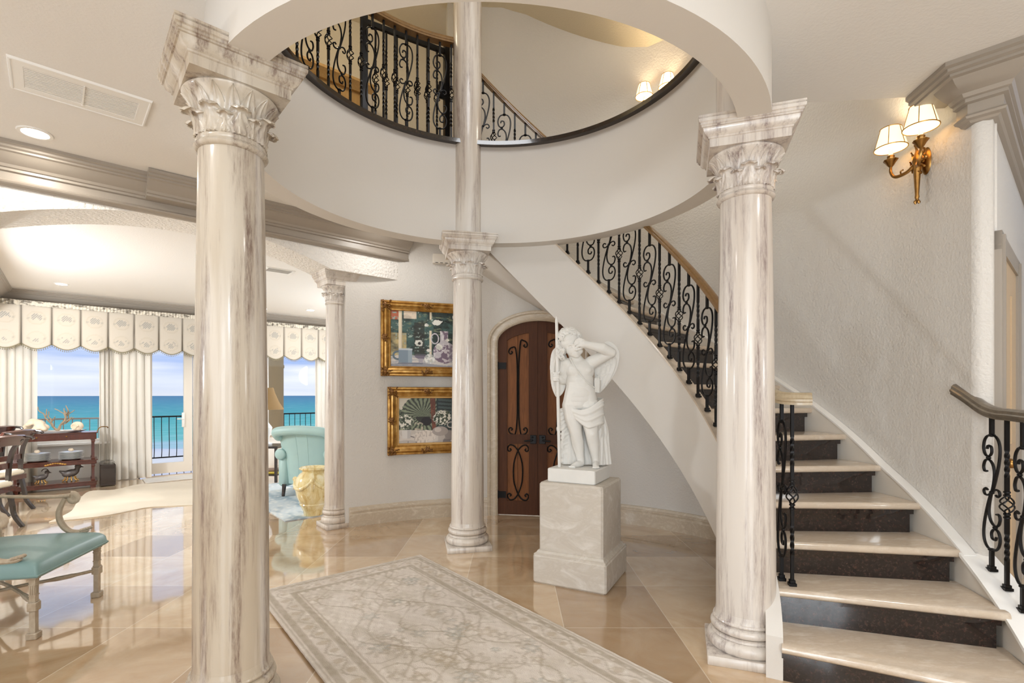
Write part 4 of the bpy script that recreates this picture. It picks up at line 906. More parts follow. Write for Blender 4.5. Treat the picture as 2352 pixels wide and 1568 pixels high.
# ================================================================== RUGS
e2 = Vector((.63, -.776, 0)).normalized(); e1 = Vector((-e2.y, e2.x, 0))*-1
A_ = at(965, 1280, 0); RWD, RLN = 1.285, 3.0
ra = math.atan2(e2.y, e2.x)
rug = MB(); NU, NV = 300, 130
def rugf(u, v): return (u*RLN, -v*RWD, .012+.0012*math.sin(u*190)*math.sin(v*150))
rug.grid(NU, NV, rugf, thick=.012)
ro = rug.build('patterned_rug', M['woven'], loc=(A_.x, A_.y, 0)); ro.rotation_euler = (0, 0, ra)
tag(ro, 'large greige rug with a faded taupe floral and vine pattern beside the near column', 'rug')
def rug_cols(q):
    x_, y_ = q[:, 0], -q[:, 1]; n1, n2 = fbm(x_*30, y_*30, 3), fbm(x_*6, y_*14, 8)
    c = L3(208, 198, 187)*np.ones((len(x_), 1)); c = over(c, (n2-.46)*5*.6, L3(192, 182, 168)); c = over(c, (n1-.55)*4*.6, L3(226, 219, 209))
    d = np.minimum(np.minimum(x_, RLN-x_), np.minimum(y_, RWD-y_))
    ink, tan = L3(162, 149, 130), L3(170, 152, 126)
    fade = .45+.55*fbm(x_*5, y_*5, 31)
    for a, b in ((.035, .06), (.185, .215)): c = over(c, ((d > a) & (d < b))*.75*(.5+n1*.9), ink)
    for a in (.022, .07, .178, .225): c = over(c, (abs(d-a) < .005)*.6, ink)
    s_ = np.where(np.minimum(x_, RLN-x_) < np.minimum(y_, RWD-y_), y_, x_)
    band = (d > .075) & (d < .175); c = over(c, (band & (abs(d-.125-.03*np.sin(s_*26)) < .007))*.7*fade, ink)
    for ph_, rr in ((0, .027), (PI, .022)):
        sx_ = (s_*26-ph_)/(2*PI); fr = (sx_-np.floor(sx_)-.25)*2*PI/26; c = over(c, (band & (np.hypot(fr, d-.125+.012*math.cos(ph_)) < rr*(.8+.5*n1)))*.65*fade, tan)
    fld = d > .235; X_, Y_ = x_-.0, y_-RWD/2
    for k, (am, fq, ps, of) in enumerate(((.15, 7.0, 0, .14), (.15, 7.0, PI, -.14), (.1, 12, .7, .0), (.09, 11, 2.2, .28), (.09, 11, 4.0, -.28))):
        yy = of+am*np.sin(fq*X_+ps+.5*np.sin(3*X_)); sl_ = np.sqrt(1+(am*fq*np.cos(fq*X_+ps))**2); c = over(c, (fld & (abs(Y_-yy)/sl_ < .006))*.75*fade, ink)
    rnd = np.random.RandomState(4)
    for k in range(95):
        cx_, cy_ = rnd.uniform(.28, RLN-.28), rnd.uniform(-.4, .4); r0 = rnd.uniform(.025, .07); an = np.arctan2(Y_-cy_, X_-cx_); rr = np.hypot(X_-cx_, Y_-cy_); pet = r0*(.72+.28*np.cos(an*(5+k % 3)+k))
        col = (tan, ink, L3(150, 152, 146))[k % 3]
        c = over(c, (fld & (rr < pet))*.5*fade*(.4+n1*1.1), col); c = over(c, (fld & (abs(rr-pet) < .005))*.5*fade, ink); c = over(c, (rr < r0*.28)*.4, L3(226, 219, 208))
        if k % 2 == 0:
            c = over(c, (fld & (abs(rr-r0*1.9) < .005) & (np.sin(an+k) > -.2))*.65*fade, ink)
    return c
color_verts(ro, rug_cols)
fr_ = MB(); rnd = random.Random(2)
for k in range(190):
    y_ = -RWD*(k+.5)/190; fr_.tube([(.002, y_, .008), (-.012, y_+rnd.uniform(-.004, .004), .006), (-.022, y_+rnd.uniform(-.008, .008), .003)], .0022, 4)
fo = fr_.build('fringe', M['cream'], ro); fo['kind'] = 'stuff'
corner = at(655, 1198, 0); br = MB(); br.grid(90, 90, lambda u, v: (u*2.6, v*2.6, .01), thick=.01)
bo_ = br.build('blue_rug', M['woven'], loc=(corner.x, corner.y, 0)); bo_.rotation_euler = (0, 0, TH); tag(bo_, 'pale blue mottled rug under the mint leather chair', 'rug')
def blue_cols(q):
    n1, n2 = fbm(q[:, 0]*7, q[:, 1]*3, 41), fbm(q[:, 0]*40, q[:, 1]*18, 43); c = L3(196, 206, 212)*np.ones((len(q), 1)); c = over(c, (n1-.45)*5, L3(150, 170, 184)); return over(c, (n2-.55)*5, L3(222, 224, 222))
color_verts(bo_, blue_cols)
hp_ = [(205, 1128), (262, 1124), (318, 1112), (380, 1108), (440, 1104), (486, 1112), (500, 1135), (470, 1156), (420, 1160), (345, 1164), (300, 1172), (250, 1182), (190, 1190), (150, 1194), (112, 1199), (140, 1186), (165, 1172), (178, 1152)]
hs_ = spline([at(x_, y_, .008) for x_, y_ in hp_], 5, True); hd = MB(); hd.prism([(p.x, p.y) for p in hs_], .001, .009)
tag(hd.build('cowhide_rug', M['hide'], smooth=0), 'cream cowhide lying on the stone floor in front of the console table', 'rug')
mt_ = MB(); p = at(415, 1098, 0); mt_.cbox((p.x, p.y, .009), (1.0, .5, .016), .004, rz=TH); tag(mt_.build('door_mat', plain('grey_mat', lin(196, 192, 186), .9, var=.1, vs_=30)), 'flat grey mat on the floor inside the terrace door', 'door mat')
# ================================================================== SCONCES, CEILING FIXTURES
def sconce(deg, z, label, grp=None, power=3.0):
    t = thing_m('wall_sconce', label, 'wall sconce', wallframe(deg, RW-.003, z), grp)
    m = MB(); m.lathe([(.0, .022), (.02, .02), (.034, .012), (.04, 0)], 20); m.xf(Matrix.Diagonal((1, 2.1, 1, 1))); m.build('backplate', M['brass'], t)
    m = MB(); m.lathe([(.004, -.255), (.013, -.25), (.008, -.235), (.012, -.22), (.01, -.205), (.016, -.10), (.02, -.03), (.026, .0), (.02, .02), (.012, .05), (.004, .07)], 16, (0, 0, 0), flute=.05, nf=8)
    m.xf(Matrix(((1, 0, 0, 0), (0, 0, 1, 0), (0, -1, 0, .055), (0, 0, 0, 1)))); m.tube([(0, 0, .01), (0, 0, .055)], .014, 8)
    for k in range(10):
        a = k*2*PI/10; m.tube(spline([(.012*math.cos(a), -.02+.02*math.sin(a), .05), (.04*math.cos(a), -.01+.05*math.sin(a), .055), (.058*math.cos(a), .0+.085*math.sin(a), .045), (.05*math.cos(a), .02+.09*math.sin(a), .062)], 4), [.006]*6+[.007]*4+[.004]*3, 5)
    for k in range(4): m.ball((.012*math.cos(k*1.57), -.25, .055+.012*math.sin(k*1.57)), (.008, .012, .008), 6)
    m.build('stem', M['brass'], t)
    for s_ in (-1, 1):
        c_ = Vector((s_*.125, .13, .125)); m = MB()
        m.tube(spline([(0, .0, .055), (s_*.04, -.045, .08), (s_*.095, -.055, .115), (s_*.124, -.015, .125), (s_*.125, .03, .125)], 6), [.011-.003*k/24 for k in range(25)], 8)
        m.tube(spline([(s_*.07, -.055, .1), (s_*.075, -.03, .1), (s_*.06, -.025, .095)], 4), .005, 5); m.build('arm', M['brass'], t)
        ry = Matrix(((1, 0, 0, 0), (0, 0, 1, 0), (0, -1, 0, 0), (0, 0, 0, 1)))
        m = MB(); m.lathe([(.008, .0), (.018, .012), (.028, .03), (.038, .042), (.04, .046), (.02, .044), (.016, .05), (.02, .06), (.02, .072), (.013, .076)], 16, flute=.04, nf=8); m.xf(Matrix.Translation((c_.x, .02, c_.z)) @ ry); m.build('candle_cup', M['brass'], t)
        m = MB(); m.lathe([(.0115, 0), (.0115, .075)], 12); m.xf(Matrix.Translation((c_.x, .095, c_.z)) @ ry); m.build('candle', M['candle'], t)
        m = MB(); m.lathe([(.088, 0), (.056, .125), (.054, .125), (.086, 0)], 28); m.xf(Matrix.Translation((c_.x, .14, c_.z)) @ ry); sh = m.build('shade', M['shade'], t)
        m = MB()
        for r_0, z_ in ((.0885, 0), (.056, .126)): m.tube([(r_0*math.cos(a), r_0*math.sin(a), z_) for a in np.linspace(0, 2*PI, 29)[:-1]], .0034, 5, closed=True)
        for k in range(6): a = k*PI/3+.3; m.tube([(.0888*math.cos(a), .0888*math.sin(a), 0), (.0565*math.cos(a), .0565*math.sin(a), .126)], .0024, 5)
        m.xf(Matrix.Translation((c_.x, .14, c_.z)) @ ry); m.build('trim', M['gilt'], sh)
        d = bpy.data.lights.new('candle_light', 'POINT'); d.energy = power; d.color = (1, .8, .52); d.shadow_soft_size = .025
        o = bpy.data.objects.new('candle_light', d); COL.objects.link(o); o.parent = t; o.location = (c_.x, .185, c_.z)
    return t
sconce(-2.6, 2.83, 'brass two-arm sconce with lit cream shades beside the stair', None, 9.0)
p = hit(1512, 205, 2.60); sconce(ang(p), p.z-.2, 'lit sconce on the upper stair wall, half hidden behind the granite edge', None, 5.0)
def downlight(px, py, z, r, label, power=None):
    p = at(px, py, z); t = thing('recessed_light', label, 'ceiling light', p, 0, 'recessed ceiling lights')
    m = MB(); m.lathe([(r*.72, -.002), (r*.76, -.007), (r*.96, -.007), (r, -.001), (r, .002), (r*.72, .002)], 32); m.build('trim_ring', M['white'], t)
    m = MB(); m.lathe([(.001, -.003), (r*.73, -.003)], 32); m.build('lens', M['lamp'], t)
    if power: area('recessed_lamp', (p.x, p.y, z-.02), DOWN, r*1.2, r*1.2, power, (1, .95, .86), True)
downlight(81, 305, ZC, .095, 'round recessed light in the foyer ceiling near the air vent', 5)
downlight(141, 652, ZD, .085, 'small recessed light in the dining ceiling above the terrace window', 6)
downlight(713, 712, ZD, .085, 'small recessed light in the ceiling right of the near column', 6)
vc = (at(13, 122, ZC)+at(332, 289, ZC))/2
vt_ = thing('ceiling_vent', 'long white slatted air vent in the foyer ceiling', 'air vent', vc, math.radians(42.5))
m = MB(); m.sweep([(-.31, -.185, 0), (-.31, .185, 0), (.31, .185, 0), (.31, -.185, 0)], [(0, .0), (.004, -.012), (.012, -.014), (.016, -.009), (.06, -.011), (.066, -.004), (.066, 0)], closed=True); m.build('frame', M['white'], vt_, smooth=25)
m = MB(); m.box((0, 0, -.002), (.5, .25, .003)); m.build('backing', plain('vent_shadow', lin(176, 174, 170), .8), vt_, smooth=0)
for k in range(13):
    s_ = MB(); s_.box((0, 0, 0), (.495, .0125, .003), m=Matrix.Translation((0, -.114+k*.019, -.008))); s_.build('slat', M['white'], vt_, smooth=0)
m = MB(); m.box((0, 0, -.013), (.008, .25, .006)); m.ball((0, .12, -.014), .007, 8); m.build('damper_bar', M['white'], vt_, smooth=30)
p = at(640, 621, ZD); v2 = thing('ceiling_vent', 'small white vent in the ceiling above the mint leather chair', 'air vent', p, TH)
m = MB(); m.sweep([(-.17, -.12, 0), (-.17, .12, 0), (.17, .12, 0), (.17, -.12, 0)], [(0, 0), (.004, -.01), (.03, -.008), (.03, 0)], closed=True); m.build('frame', M['white'], v2, smooth=25)
for k in range(7): s_ = MB(); s_.box((0, 0, 0), (.28, .02, .002), m=Matrix.Translation((0, -.08+k*.027, -.006)) @ Matrix.Rotation(.5, 4, 'X')); s_.build('slat', M['white'], v2, smooth=0)
p = hit(1013, 596, 2.655); t = thing_m('door_chime', 'small cream box high on the round wall behind the middle column capital', 'door chime', wallframe(ang(p), RW-.002, p.z))
m = MB(); m.cbox((0, 0, .025), (.2, .115, .05), .008); m.build('cover', M['paint'], t, smooth=30)
m = MB()
for k in (-1, 0, 1): m.box((k*.055, -.048, .051), (.03, .006, .003))
m.build('grille', plain('dark_slot', lin(60, 56, 52), .7), t, smooth=0)
# ================================================================== WINDOW DRESSING
def curtain(p0, p1, label, v=SV-.14, waves=None, flare=0.0):
    t0, t1 = ht(p0, v), ht(p1, v); w_ = t1-t0; nw = waves or max(3, int(w_/.085)); rnd = random.Random(int(p0*7+3)); ph_ = rnd.random()*6
    def fn(u, q):
        k = 1+flare*(1-q)**2
        return hp(t0+w_*(.5+(u-.5)*k)+.012*math.sin(u*nw*2*PI+1), v+.032*math.sin(u*nw*2*PI+ph_+.5*math.sin(q*3))*(1-.35*q)+.012*math.sin(u*nw*4.3+q*2), .012+2.50*q)-hp(t0, v)
    m = MB(); m.grid(nw*10, 14, fn, thick=.003); t = thing('curtain', label, 'curtain', hp(t0, v), 0, 'sheer linen curtains')
    m.build('panel', M['sheer'], t, smooth=80); b = hp(0, 0)
    h = MB(); h.grid(nw*10, 1, lambda u, q: fn(u, q*.11)+V*-.006, thick=.002); h.build('hem', M['sheer'], t, smooth=80)
curtain(-70, 84, 'white sheer curtain at the far left, left of the console table')
curtain(226, 254, 'narrow white sheer curtain at the right side of the dining window', SV-.1)
curtain(256, 343, 'wide off-white curtain hanging between the window and the terrace door', SV-.2, 5, .08)
curtain(724, 756, 'white sheer curtain beside the slender column, behind the urn')
# scalloped valance
VV = SV-.24; vt0 = ht(-60, VV); vt1 = ht(770, VV); PW = .336; ta = ht(48, VV)
vl = thing('valance', 'long box-pleated cream valance with medallions over the sea windows', 'valance', hp(vt0, VV))
def vfn(u, q):
    t = vt0+(vt1-vt0)*u; f = ((t-ta)/PW) % 1.0; zb = 2.165-.08*math.sin(PI*f)
    pl = math.exp(-((min(f, 1-f))/.035)**2)
    return hp(t, VV-.03*math.sin(PI*f)*(1-q)+.05*pl*(1-.6*q), zb+(2.735-zb)*q)-hp(vt0, VV)
nP = int((vt1-vt0)/PW*26); m = MB(); m.grid(nP, 40, vfn, thick=.004); vb = m.build('pleated_panel', M['valance'], vl, smooth=60)
def vcol(q):
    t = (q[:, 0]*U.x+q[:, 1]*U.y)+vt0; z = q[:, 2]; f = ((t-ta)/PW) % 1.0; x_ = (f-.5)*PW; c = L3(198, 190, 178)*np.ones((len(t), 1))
    pl = np.exp(-((np.minimum(f, 1-f))/.03)**2); c = over(c, pl*.8, L3(112, 106, 98))  # pleat gaps darkened: crease shade put into the colour
    for zc_, al in ((2.55, 1), (2.25, .9)):
        rr = np.hypot(x_/.105, (z-zc_)/.1); c = over(c, (rr < 1)*.3*al, L3(196, 186, 170)); c = over(c, (abs(rr-.95) < .08)*.3*al, L3(178, 168, 150))
        ck = (np.sin(x_*240+z*210) > -.1) & (np.sin(x_*240-z*210) > -.1); c = over(c, ((np.hypot(x_/.062, (z-zc_)/.062) < 1) & ck)*.75*al, L3(112, 120, 126))
        for sg in (-1, 1): c = over(c, (np.hypot((x_-sg*.088)/.016, (z-zc_+.01)/.016) < 1)*.3*al, L3(120, 124, 126))
    return c
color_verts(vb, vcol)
m = MB(); m.grid(nP*2, 6, lambda u, q: hp(vt0+(vt1-vt0)*u, VV-.022+.013*math.sin(u*(vt1-vt0)*150)+.006*math.sin(u*(vt1-vt0)*61), 2.725+.07*q)-hp(vt0, VV), thick=.003); rf = m.build('ruffle', M['valance'], vl, smooth=60)
color_verts(rf, lambda q: over(L3(230, 224, 212)*np.ones((len(q), 1)), (fbm((q[:, 0]*U.x+q[:, 1]*U.y)*26, q[:, 2]*50, 77)-.5)*6, L3(136, 130, 120)))
m = MB(); N_ = int((vt1-vt0)/.012)
edge = [vfn(k/N_, 0)+V*-.008 for k in range(N_+1)]; m.tube(edge, .008, 6)
for k in range(0, N_+1, 2): p = edge[k]; m.tube([p, p-Vector((0, 0, .022))], [.004, .003], 4); m.ball(p-Vector((0, 0, .028)), (.007, .007, .008), 6)
fo = m.build('tassel_fringe', plain('olive_fringe', lin(140, 132, 108), .9, var=.5, vs_=60), vl); fo['kind'] = 'stuff'
# ================================================================== TERRACE
def balcony(t0, t1, label, mt='iron'):
    r = thing('balcony_railing', label, 'railing', hp(t0, 7.55), TH); m = MB(); L_ = t1-t0
    m.box((L_/2, 0, .945), (L_, .045, .03)); m.build('top_rail', M[mt], r, smooth=0); m = MB(); m.box((L_/2, 0, .1), (L_, .03, .025)); m.build('bottom_rail', M[mt], r, smooth=0)
    for x_ in (0.0, L_): m = MB(); m.box((x_, 0, .48), (.045, .045, .96)); m.build('post', M[mt], r, smooth=0)
    n = int(L_/.125); me = None
    for k in range(1, n):
        if me is None:
            q = MB(); q.tube(spline([(0, 0, .1), (0, -.035, .2), (0, -.05, .32), (0, -.025, .5), (0, .0, .7), (0, 0, .94)], 4), .008, 5); me = q.mesh('baluster'); me.materials.append(M[mt])
        inst('baluster', me, r, (L_*k/n, 0, 0))
t7 = lambda px: ht(px, 7.55)
balcony(t7(318), t7(470), 'black bellied balcony railing seen through the terrace door')
balcony(t7(600), t7(760), 'black bellied balcony railing seen past the tan terrace column')
balcony(t7(60), t7(300), 'grey balcony railing seen through the dining window behind the shells', 'crown')
p = hp(ht(634, 7.2), 7.2); t = thing('terrace_column', 'round tan column outside on the terrace', 'column', p)
m = MB(); m.lathe([(.16, 0), (.16, 2.0), (.175, 2.02), (.175, 2.07), (.16, 2.09), (.16, 2.9)], 28); m.build('shaft', plain('tan_stucco', lin(178, 156, 122), .8, bump=(60, .3, .005)), t)
# ================================================================== FOREGROUND ARMCHAIR
ac = thing('armchair', 'limed-oak armchair with a teal leather seat in the left foreground', 'armchair', (-2.814, 3.19, 0), math.radians(12.2))
def seat(u, v):
    a, b = abs(2*u-1), abs(2*v-1); e = (max(0, 1-a**14)*max(0, 1-b**14))**.35
    return (.045-.66*u, (v-.5)*.70, .372+.078*e+.035*math.sin(PI*u)*math.sin(PI*v))
m = MB(); m.grid(64, 64, seat); m.box((-.285, 0, .368), (.656, .696, .02)); m.build('seat', M['teal'], ac, smooth=70)
m = MB(); m.tube([(.043, -.348, .368), (.043, .348, .368), (-.613, .348, .368), (-.613, -.348, .368)], .007, 6, closed=True); m.build('welt', M['teal'], ac)
m = MB(); m.sweep([(-.6, -.34, .352), (-.6, .34, .352), (.035, .34, .352), (.035, -.34, .352)], [(0, .0), (.04, .0), (.04, .02), (0, .02)], closed=True); m.build('seat_rail', M['limed'], ac, smooth=0)
for sy_ in (-1, 1):
    m = MB(); x_, y_ = .0, sy_*.305
    w_ = .66
    m.box((x_, y_, .35), (.064*w_, .064*w_, .02)); m.box((x_, y_, .333), (.05*w_, .05*w_, .02)); m.box((x_, y_, .27), (.046*w_, .046*w_, .12)); m.cbox((x_, y_, .185), (.07*w_, .07*w_, .05), .003); m.box((x_, y_, .1), (.044*w_, .044*w_, .14)); m.cbox((x_, y_, .018), (.082*w_, .082*w_, .036), .004)
    for z in (.215, .25, .31): m.box((x_, y_, z), (.054*w_, .054*w_, .006))
    for k in (-1, 0, 1):
        for a, b in ((k*.009, -.016), (k*.009, .016)): m.box((x_+a, y_+b, .28), (.004, .003, .055)); m.box((x_+b, y_+a, .28), (.003, .004, .055))
    m.build('leg', M['limed'], ac, smooth=0)
    m = MB(); m.tube(spline([(-.58, y_, .38), (-.6, y_, .25), (-.64, y_*1.02, .12), (-.72, y_*1.05, .0)], 6), [.028-.008*k/18 for k in range(19)], 8); m.build('leg', M['limed'], ac)
    m = MB(); m.tube(spline([(.0, y_, .185), (-.12, y_*.55, .19), (-.3, 0, .2), (-.48, -y_*.55, .19), (-.62, -y_*1.02, .17)], 6), [.011+.004*(abs(k-6) < 2 or abs(k-18) < 2) for k in range(25)], 8); m.build('stretcher', M['limed'], ac)
    m = MB(); m.tube(spline([(-.62, y_*1.03, .72), (-.4, y_*1.05, .705), (-.25, y_*1.06, .7), (-.165, y_*1.06, .705)], 6), [.013+.006*k/18 for k in range(19)], 8, sq=.8)
    cx_, cz_ = -.155, .685; m.tube([(cx_+(.032-.027*k/22)*math.cos(PI*.6-k*.5), y_*1.06, cz_+(.032-.027*k/22)*math.sin(PI*.6-k*.5)) for k in range(23)], [.009-.004*k/22 for k in range(23)], 8, sq=2.4)
    m.build('arm', M['limed'], ac)
    m = MB(); m.tube(spline([(-.2, y_*1.06, .69), (-.235, y_*1.06, .6), (-.225, y_*1.06, .52), (-.17, y_*1.04, .46), (-.09, y_*1.03, .452), (-.055, y_*1.03, .466)], 6), [.014+.006*math.sin(k/8) for k in range(31)], 8)
    for k in range(5): m.ball((-.1+.014*k, y_*1.03, .464+.004*k), (.012, .019, .011), 8)
    m.build('arm_support', M['limed'], ac)
m = MB(); m.tube(spline([(-.61, -.36, .4), (-.63, -.34, .72), (-.68, -.3, .95), (-.69, 0, 1.0), (-.68, .3, .95), (-.63, .34, .72), (-.61, .36, .4)], 8), .024, 8); m.build('back_frame', M['limed'], ac)
m = MB(); m.grid(10, 10, lambda u, v: (-.625-.055*v-.02*math.sin(PI*u), (u-.5)*.6, .47+.46*v), thick=.03); m.build('back_pad', M['teal'], ac)
# ================================================================== DINING CHAIRS
def dining_chair(loc, rz, label):
    t = thing('dining_chair', label, 'dining chair', loc, rz, 'dark dining chairs at the left edge')   # faces local -x
    m = MB(); m.cbox((0, 0, .46), (.46, .48, .07), .025); m.build('seat', M['cream'], t, smooth=40)
    m = MB(); m.box((0, 0, .405), (.47, .49, .055)); m.build('seat_rail', M['mahog'], t, smooth=0)
    for y_ in (-.2, .2):
        q = MB(); q.tube(spline([(.2, y_, .42), (.235, y_, .25), (.26, y_, .12), (.34, y_, .0)], 6), [.026-.004*k/18 for k in range(19)], 4, roll=PI/4); q.build('leg', M['black_wood'], t, smooth=25)
        q = MB(); q.tube(spline([(-.2, y_, .42), (-.225, y_, .25), (-.245, y_, .12), (-.31, y_, .0)], 6), [.026-.004*k/18 for k in range(19)], 4, roll=PI/4); q.build('leg', M['black_wood'], t, smooth=25)
        q = MB(); q.tube(spline([(.2, y_, .4), (.205, y_, .6), (.235, y_*1.03, .8), (.32, y_*1.05, .93)], 6), .024, 4, roll=PI/4); q.build('back_post', M['black_wood'], t, smooth=25)
    q = MB(); q.grid(12, 6, lambda u, v: (.335+.04*math.sin(PI*u)-.05*(1-v), (u-.5)*.52, .86+.1*v+.012*math.sin(PI*u)), thick=.03); q.build('top_rail', M['mahog'], t)
    q = MB(); q.grid(8, 4, lambda u, v: (.215+.02*math.sin(PI*u), (u-.5)*.4, .62+.06*v), thick=.018); q.build('cross_rail', M['mahog'], t)
    for y_ in (-.235, .235): q = MB(); q.tube(spline([(.34, y_, .955), (.39, y_*1.02, .945), (.41, y_*1.02, .925)], 4), .016, 8); q.build('finial', M['black_wood'], t)
p = at(24, 1218, 0); dining_chair((p.x-.32, p.y-.1, 0), math.radians(8), 'dark dining chair with a cream seat nearest the teal armchair')
p = at(40, 1180, 0); dining_chair((p.x-.35, p.y+.0, 0), math.radians(12), 'second dark dining chair in the row, standing just behind the nearest one')
p = at(44, 1150, 0); dining_chair((p.x-.62, p.y+.0, 0), math.radians(14), 'dark dining chair at the far end of the row, next to the console table')
# ================================================================== CONSOLE TABLE AND WHAT STANDS ON IT
fr0 = at(222, 1119, 0)                       # its near right foot
CW, CD = .92, .42
ct = thing('console_table', 'three-tier mahogany console table in front of the dining window', 'console table', fr0-U*(CW/2)+V*(CD/2), TH)
for z, h_, nm in ((.83, .1, 'top'), (.42, .06, 'middle_shelf'), (.10, .06, 'bottom_shelf')):
    m = MB(); m.cbox((0, 0, z-h_/2), (CW, CD, h_), .006); m.cbox((0, 0, z), (CW+.03, CD+.03, .014), .004); m.build(nm, M['mahog'], ct, smooth=30)
for sx_ in (-1, 1):
    for sy_ in (-1, 1):
        x_, y_ = sx_*(CW/2-.04), sy_*(CD/2-.04); m = MB(); m.box((x_, y_, .04), (.06, .06, .08))
        for z0, z1 in ((.1, .36), (.42, .73)): m.lathe([(.03, z0), (.034, z0+.02), (.024, z0+.04), (.022, z1-.05), (.034, z1-.03), (.03, z1)], 4, (x_, y_, 0), 45, 405)
        m.build('leg', M['mahog'], ct, smooth=20)
m = MB()
for k in range(9): m.ball(((k-4)*.026, -CD/2-.004, .39+.012*math.cos((k-4)*.6)), (.016, .006, .012), 8)
m.build('gilt_mount', M['gilt'], ct)
m = MB()
for x_ in (-.2, .12): m.ball((x_, -CD/2-.012, .785), .012, 8)
m.build('knob', M['brass'], ct); m = MB(); m.tube(spline([(CW/2+.01, -.05, .84), (CW/2+.05, -.03, .9), (CW/2+.13, 0, .9), (CW/2+.14, .02, .88)], 5), .007, 6); m.build('side_handle', M['brass'], ct)
cm_ = Matrix.Translation(fr0-U*(CW/2)+V*(CD/2)) @ Matrix.Rotation(TH, 4, 'Z')
def on(x_, y_, z): return cm_ @ Vector((x_, y_, z))
t = thing('tray', 'white scalloped tray on the console table top', 'tray', on(-.02, -.02, .839), TH); m = MB(); m.lathe([(.001, .004), (.2, .004), (.24, .03), (.25, .032), (.2, 0), (.001, 0)], 40, flute=.04, nf=14, sx=1.45, sy=.62); m.build('dish', M['glaze'], t)
m = MB(); rnd = random.Random(8)
for k in range(26): a = rnd.uniform(0, 6.28); q = rnd.uniform(.3, 1); m.ball((.13*q*math.cos(a), .08*q*math.sin(a), .02+.13*(1-q)+.02*rnd.random()), (.05, .035, .028), 8, Matrix.Rotation(a, 4, 'Z') @ Matrix.Rotation(.7, 4, 'Y'))
tag(remesh(m, 'seashell', M['shell'], None, .009, 2), 'large ruffled cream shell at the left end of the white tray', 'seashell'); bpy.data.objects['seashell'].location = on(-.22, -.03, .865)
m = MB(); rnd = random.Random(21)
def branch(p, d, r, n):
    pts = [p]; q = p
    for k in range(4): d = (d+Vector((rnd.uniform(-.5, .5), rnd.uniform(-.25, .25), rnd.uniform(-.15, .35)))).normalized(); q = q+d*(.04 if n > 1 else .028); pts.append(q)
    m.tube(spline(pts, 3), [r*(1-.4*k/12) for k in range(13)], 6)
    if n:
        for s_ in (1, -1): branch(pts[2 if s_ > 0 else 4], (d+Vector((s_*.9, rnd.uniform(-.3, .3), .2))).normalized(), r*.72, n-1)
for a in (-1, .1, 1): branch(Vector((0, 0, 0)), Vector((a*.8, 0, .8)).normalized(), .014, 2)
tag(m.build('coral_branch', plain('dry_coral', lin(150, 132, 110), .7, var=.2, vs_=30), loc=on(.02, 0, .865)), 'branching brown coral standing on the white tray', 'coral')
m = MB(); m.ball((0, 0, .07), (.085, .06, .07), 16); m.tube([(.05*math.cos(k*.5)*(1-k/26), -.055, .065+.05*math.sin(k*.5)*(1-k/26)) for k in range(22)], [.018-.014*k/21 for k in range(22)], 6); tag(m.build('seashell', M['shell'], loc=on(.24, -.02, .855)), 'round coiled shell at the right end of the white tray', 'seashell')
for k, (x_, lb) in enumerate(((-.2, 'left'), (.17, 'right'))):
    for j in range(7):
        m = MB(); m.lathe([(.001, .004), (.08, .004), (.14, .018), (.145, .018), (.1, 0), (.001, 0)], 28, flute=.02, nf=18)
        tag(m.build('plate', M['glaze'], loc=on(x_, -.02, .428+j*.017)), 'white scalloped plate in the %s-hand stack on the middle shelf of the console' % lb, 'plate', '%s stack of plates' % lb)
    m = MB(); m.ball((0, 0, .025), (.04, .03, .026), 12); m.ball((.02, -.01, .035), (.02, .018, .016), 8); tag(m.build('seashell', M['shell'], loc=on(x_, -.02, .428+.106+.014)), 'small shell lying on the %s-hand stack of plates' % lb, 'seashell')
def duck(loc, s_, label):
    t = thing('duck_figurine', label, 'figurine', loc, TH); q = lambda *a: Vector(a)*s_
    m = MB(); m.ball(q(0, 0, .1), (.085*s_, .05*s_, .05*s_), 16, R_('Y', -12)); m.tube([q(-.06, 0, .11), q(-.11, 0, .14)], [.03*s_, .008*s_], 8); m.cone(q(.06, 0, .12), q(.075, 0, .175), .03*s_, .026*s_, 12); m.ball(q(.075, 0, .185), .034*s_, 12); m.tube([q(.1, 0, .18), q(.135, 0, .168)], [.014*s_, .006*s_], 8)
    remesh(m, 'body', plain('duck_paint', lin(96, 88, 84), .4, var=.85, vs_=18), t, .006*s_, 2)
    m = MB(); m.tube([q(.05+.045*math.cos(a), 0, .19+.055*math.sin(a)) for a in np.linspace(-1.0, 2.9, 14)], .006*s_, 6); m.build('crest_ring', M['bronze'], t)
    m = MB()
    for k in range(9): a = k*.7; m.tube(spline([q(.05*math.cos(a), .03*math.sin(a), .06), q(.06*math.cos(a), .04*math.sin(a), .025), q(.085*math.cos(a), .05*math.sin(a), .006)], 4), .007*s_, 6)
    m.build('leafy_base', M['gilt'], t)
duck(on(-.16, -.02, .107), .85, 'smaller duck figurine on the bottom shelf of the console'); duck(on(.16, -.02, .107), 1.15, 'larger dark-headed duck figurine on the bottom shelf of the console')
bx = at(238, 1117, 0); t = thing('wooden_box', 'dark wooden box with a bowed top on the floor right of the console table', 'box', bx+V*.12+U*.05, TH)
m = MB(); m.cbox((0, 0, .17), (.19, .3, .33), .012); m.build('body', M['black_wood'], t, smooth=30); m = MB(); m.lathe([(.1, -.15), (.1, .15)], 24, a0=0, a1=180); m.xf(Matrix.Translation((0, 0, .33)) @ Matrix.Rotation(PI/2, 4, 'X')@ Matrix.Diagonal((1, .5, 1, 1))); m.build('lid', M['black_wood'], t, smooth=30)
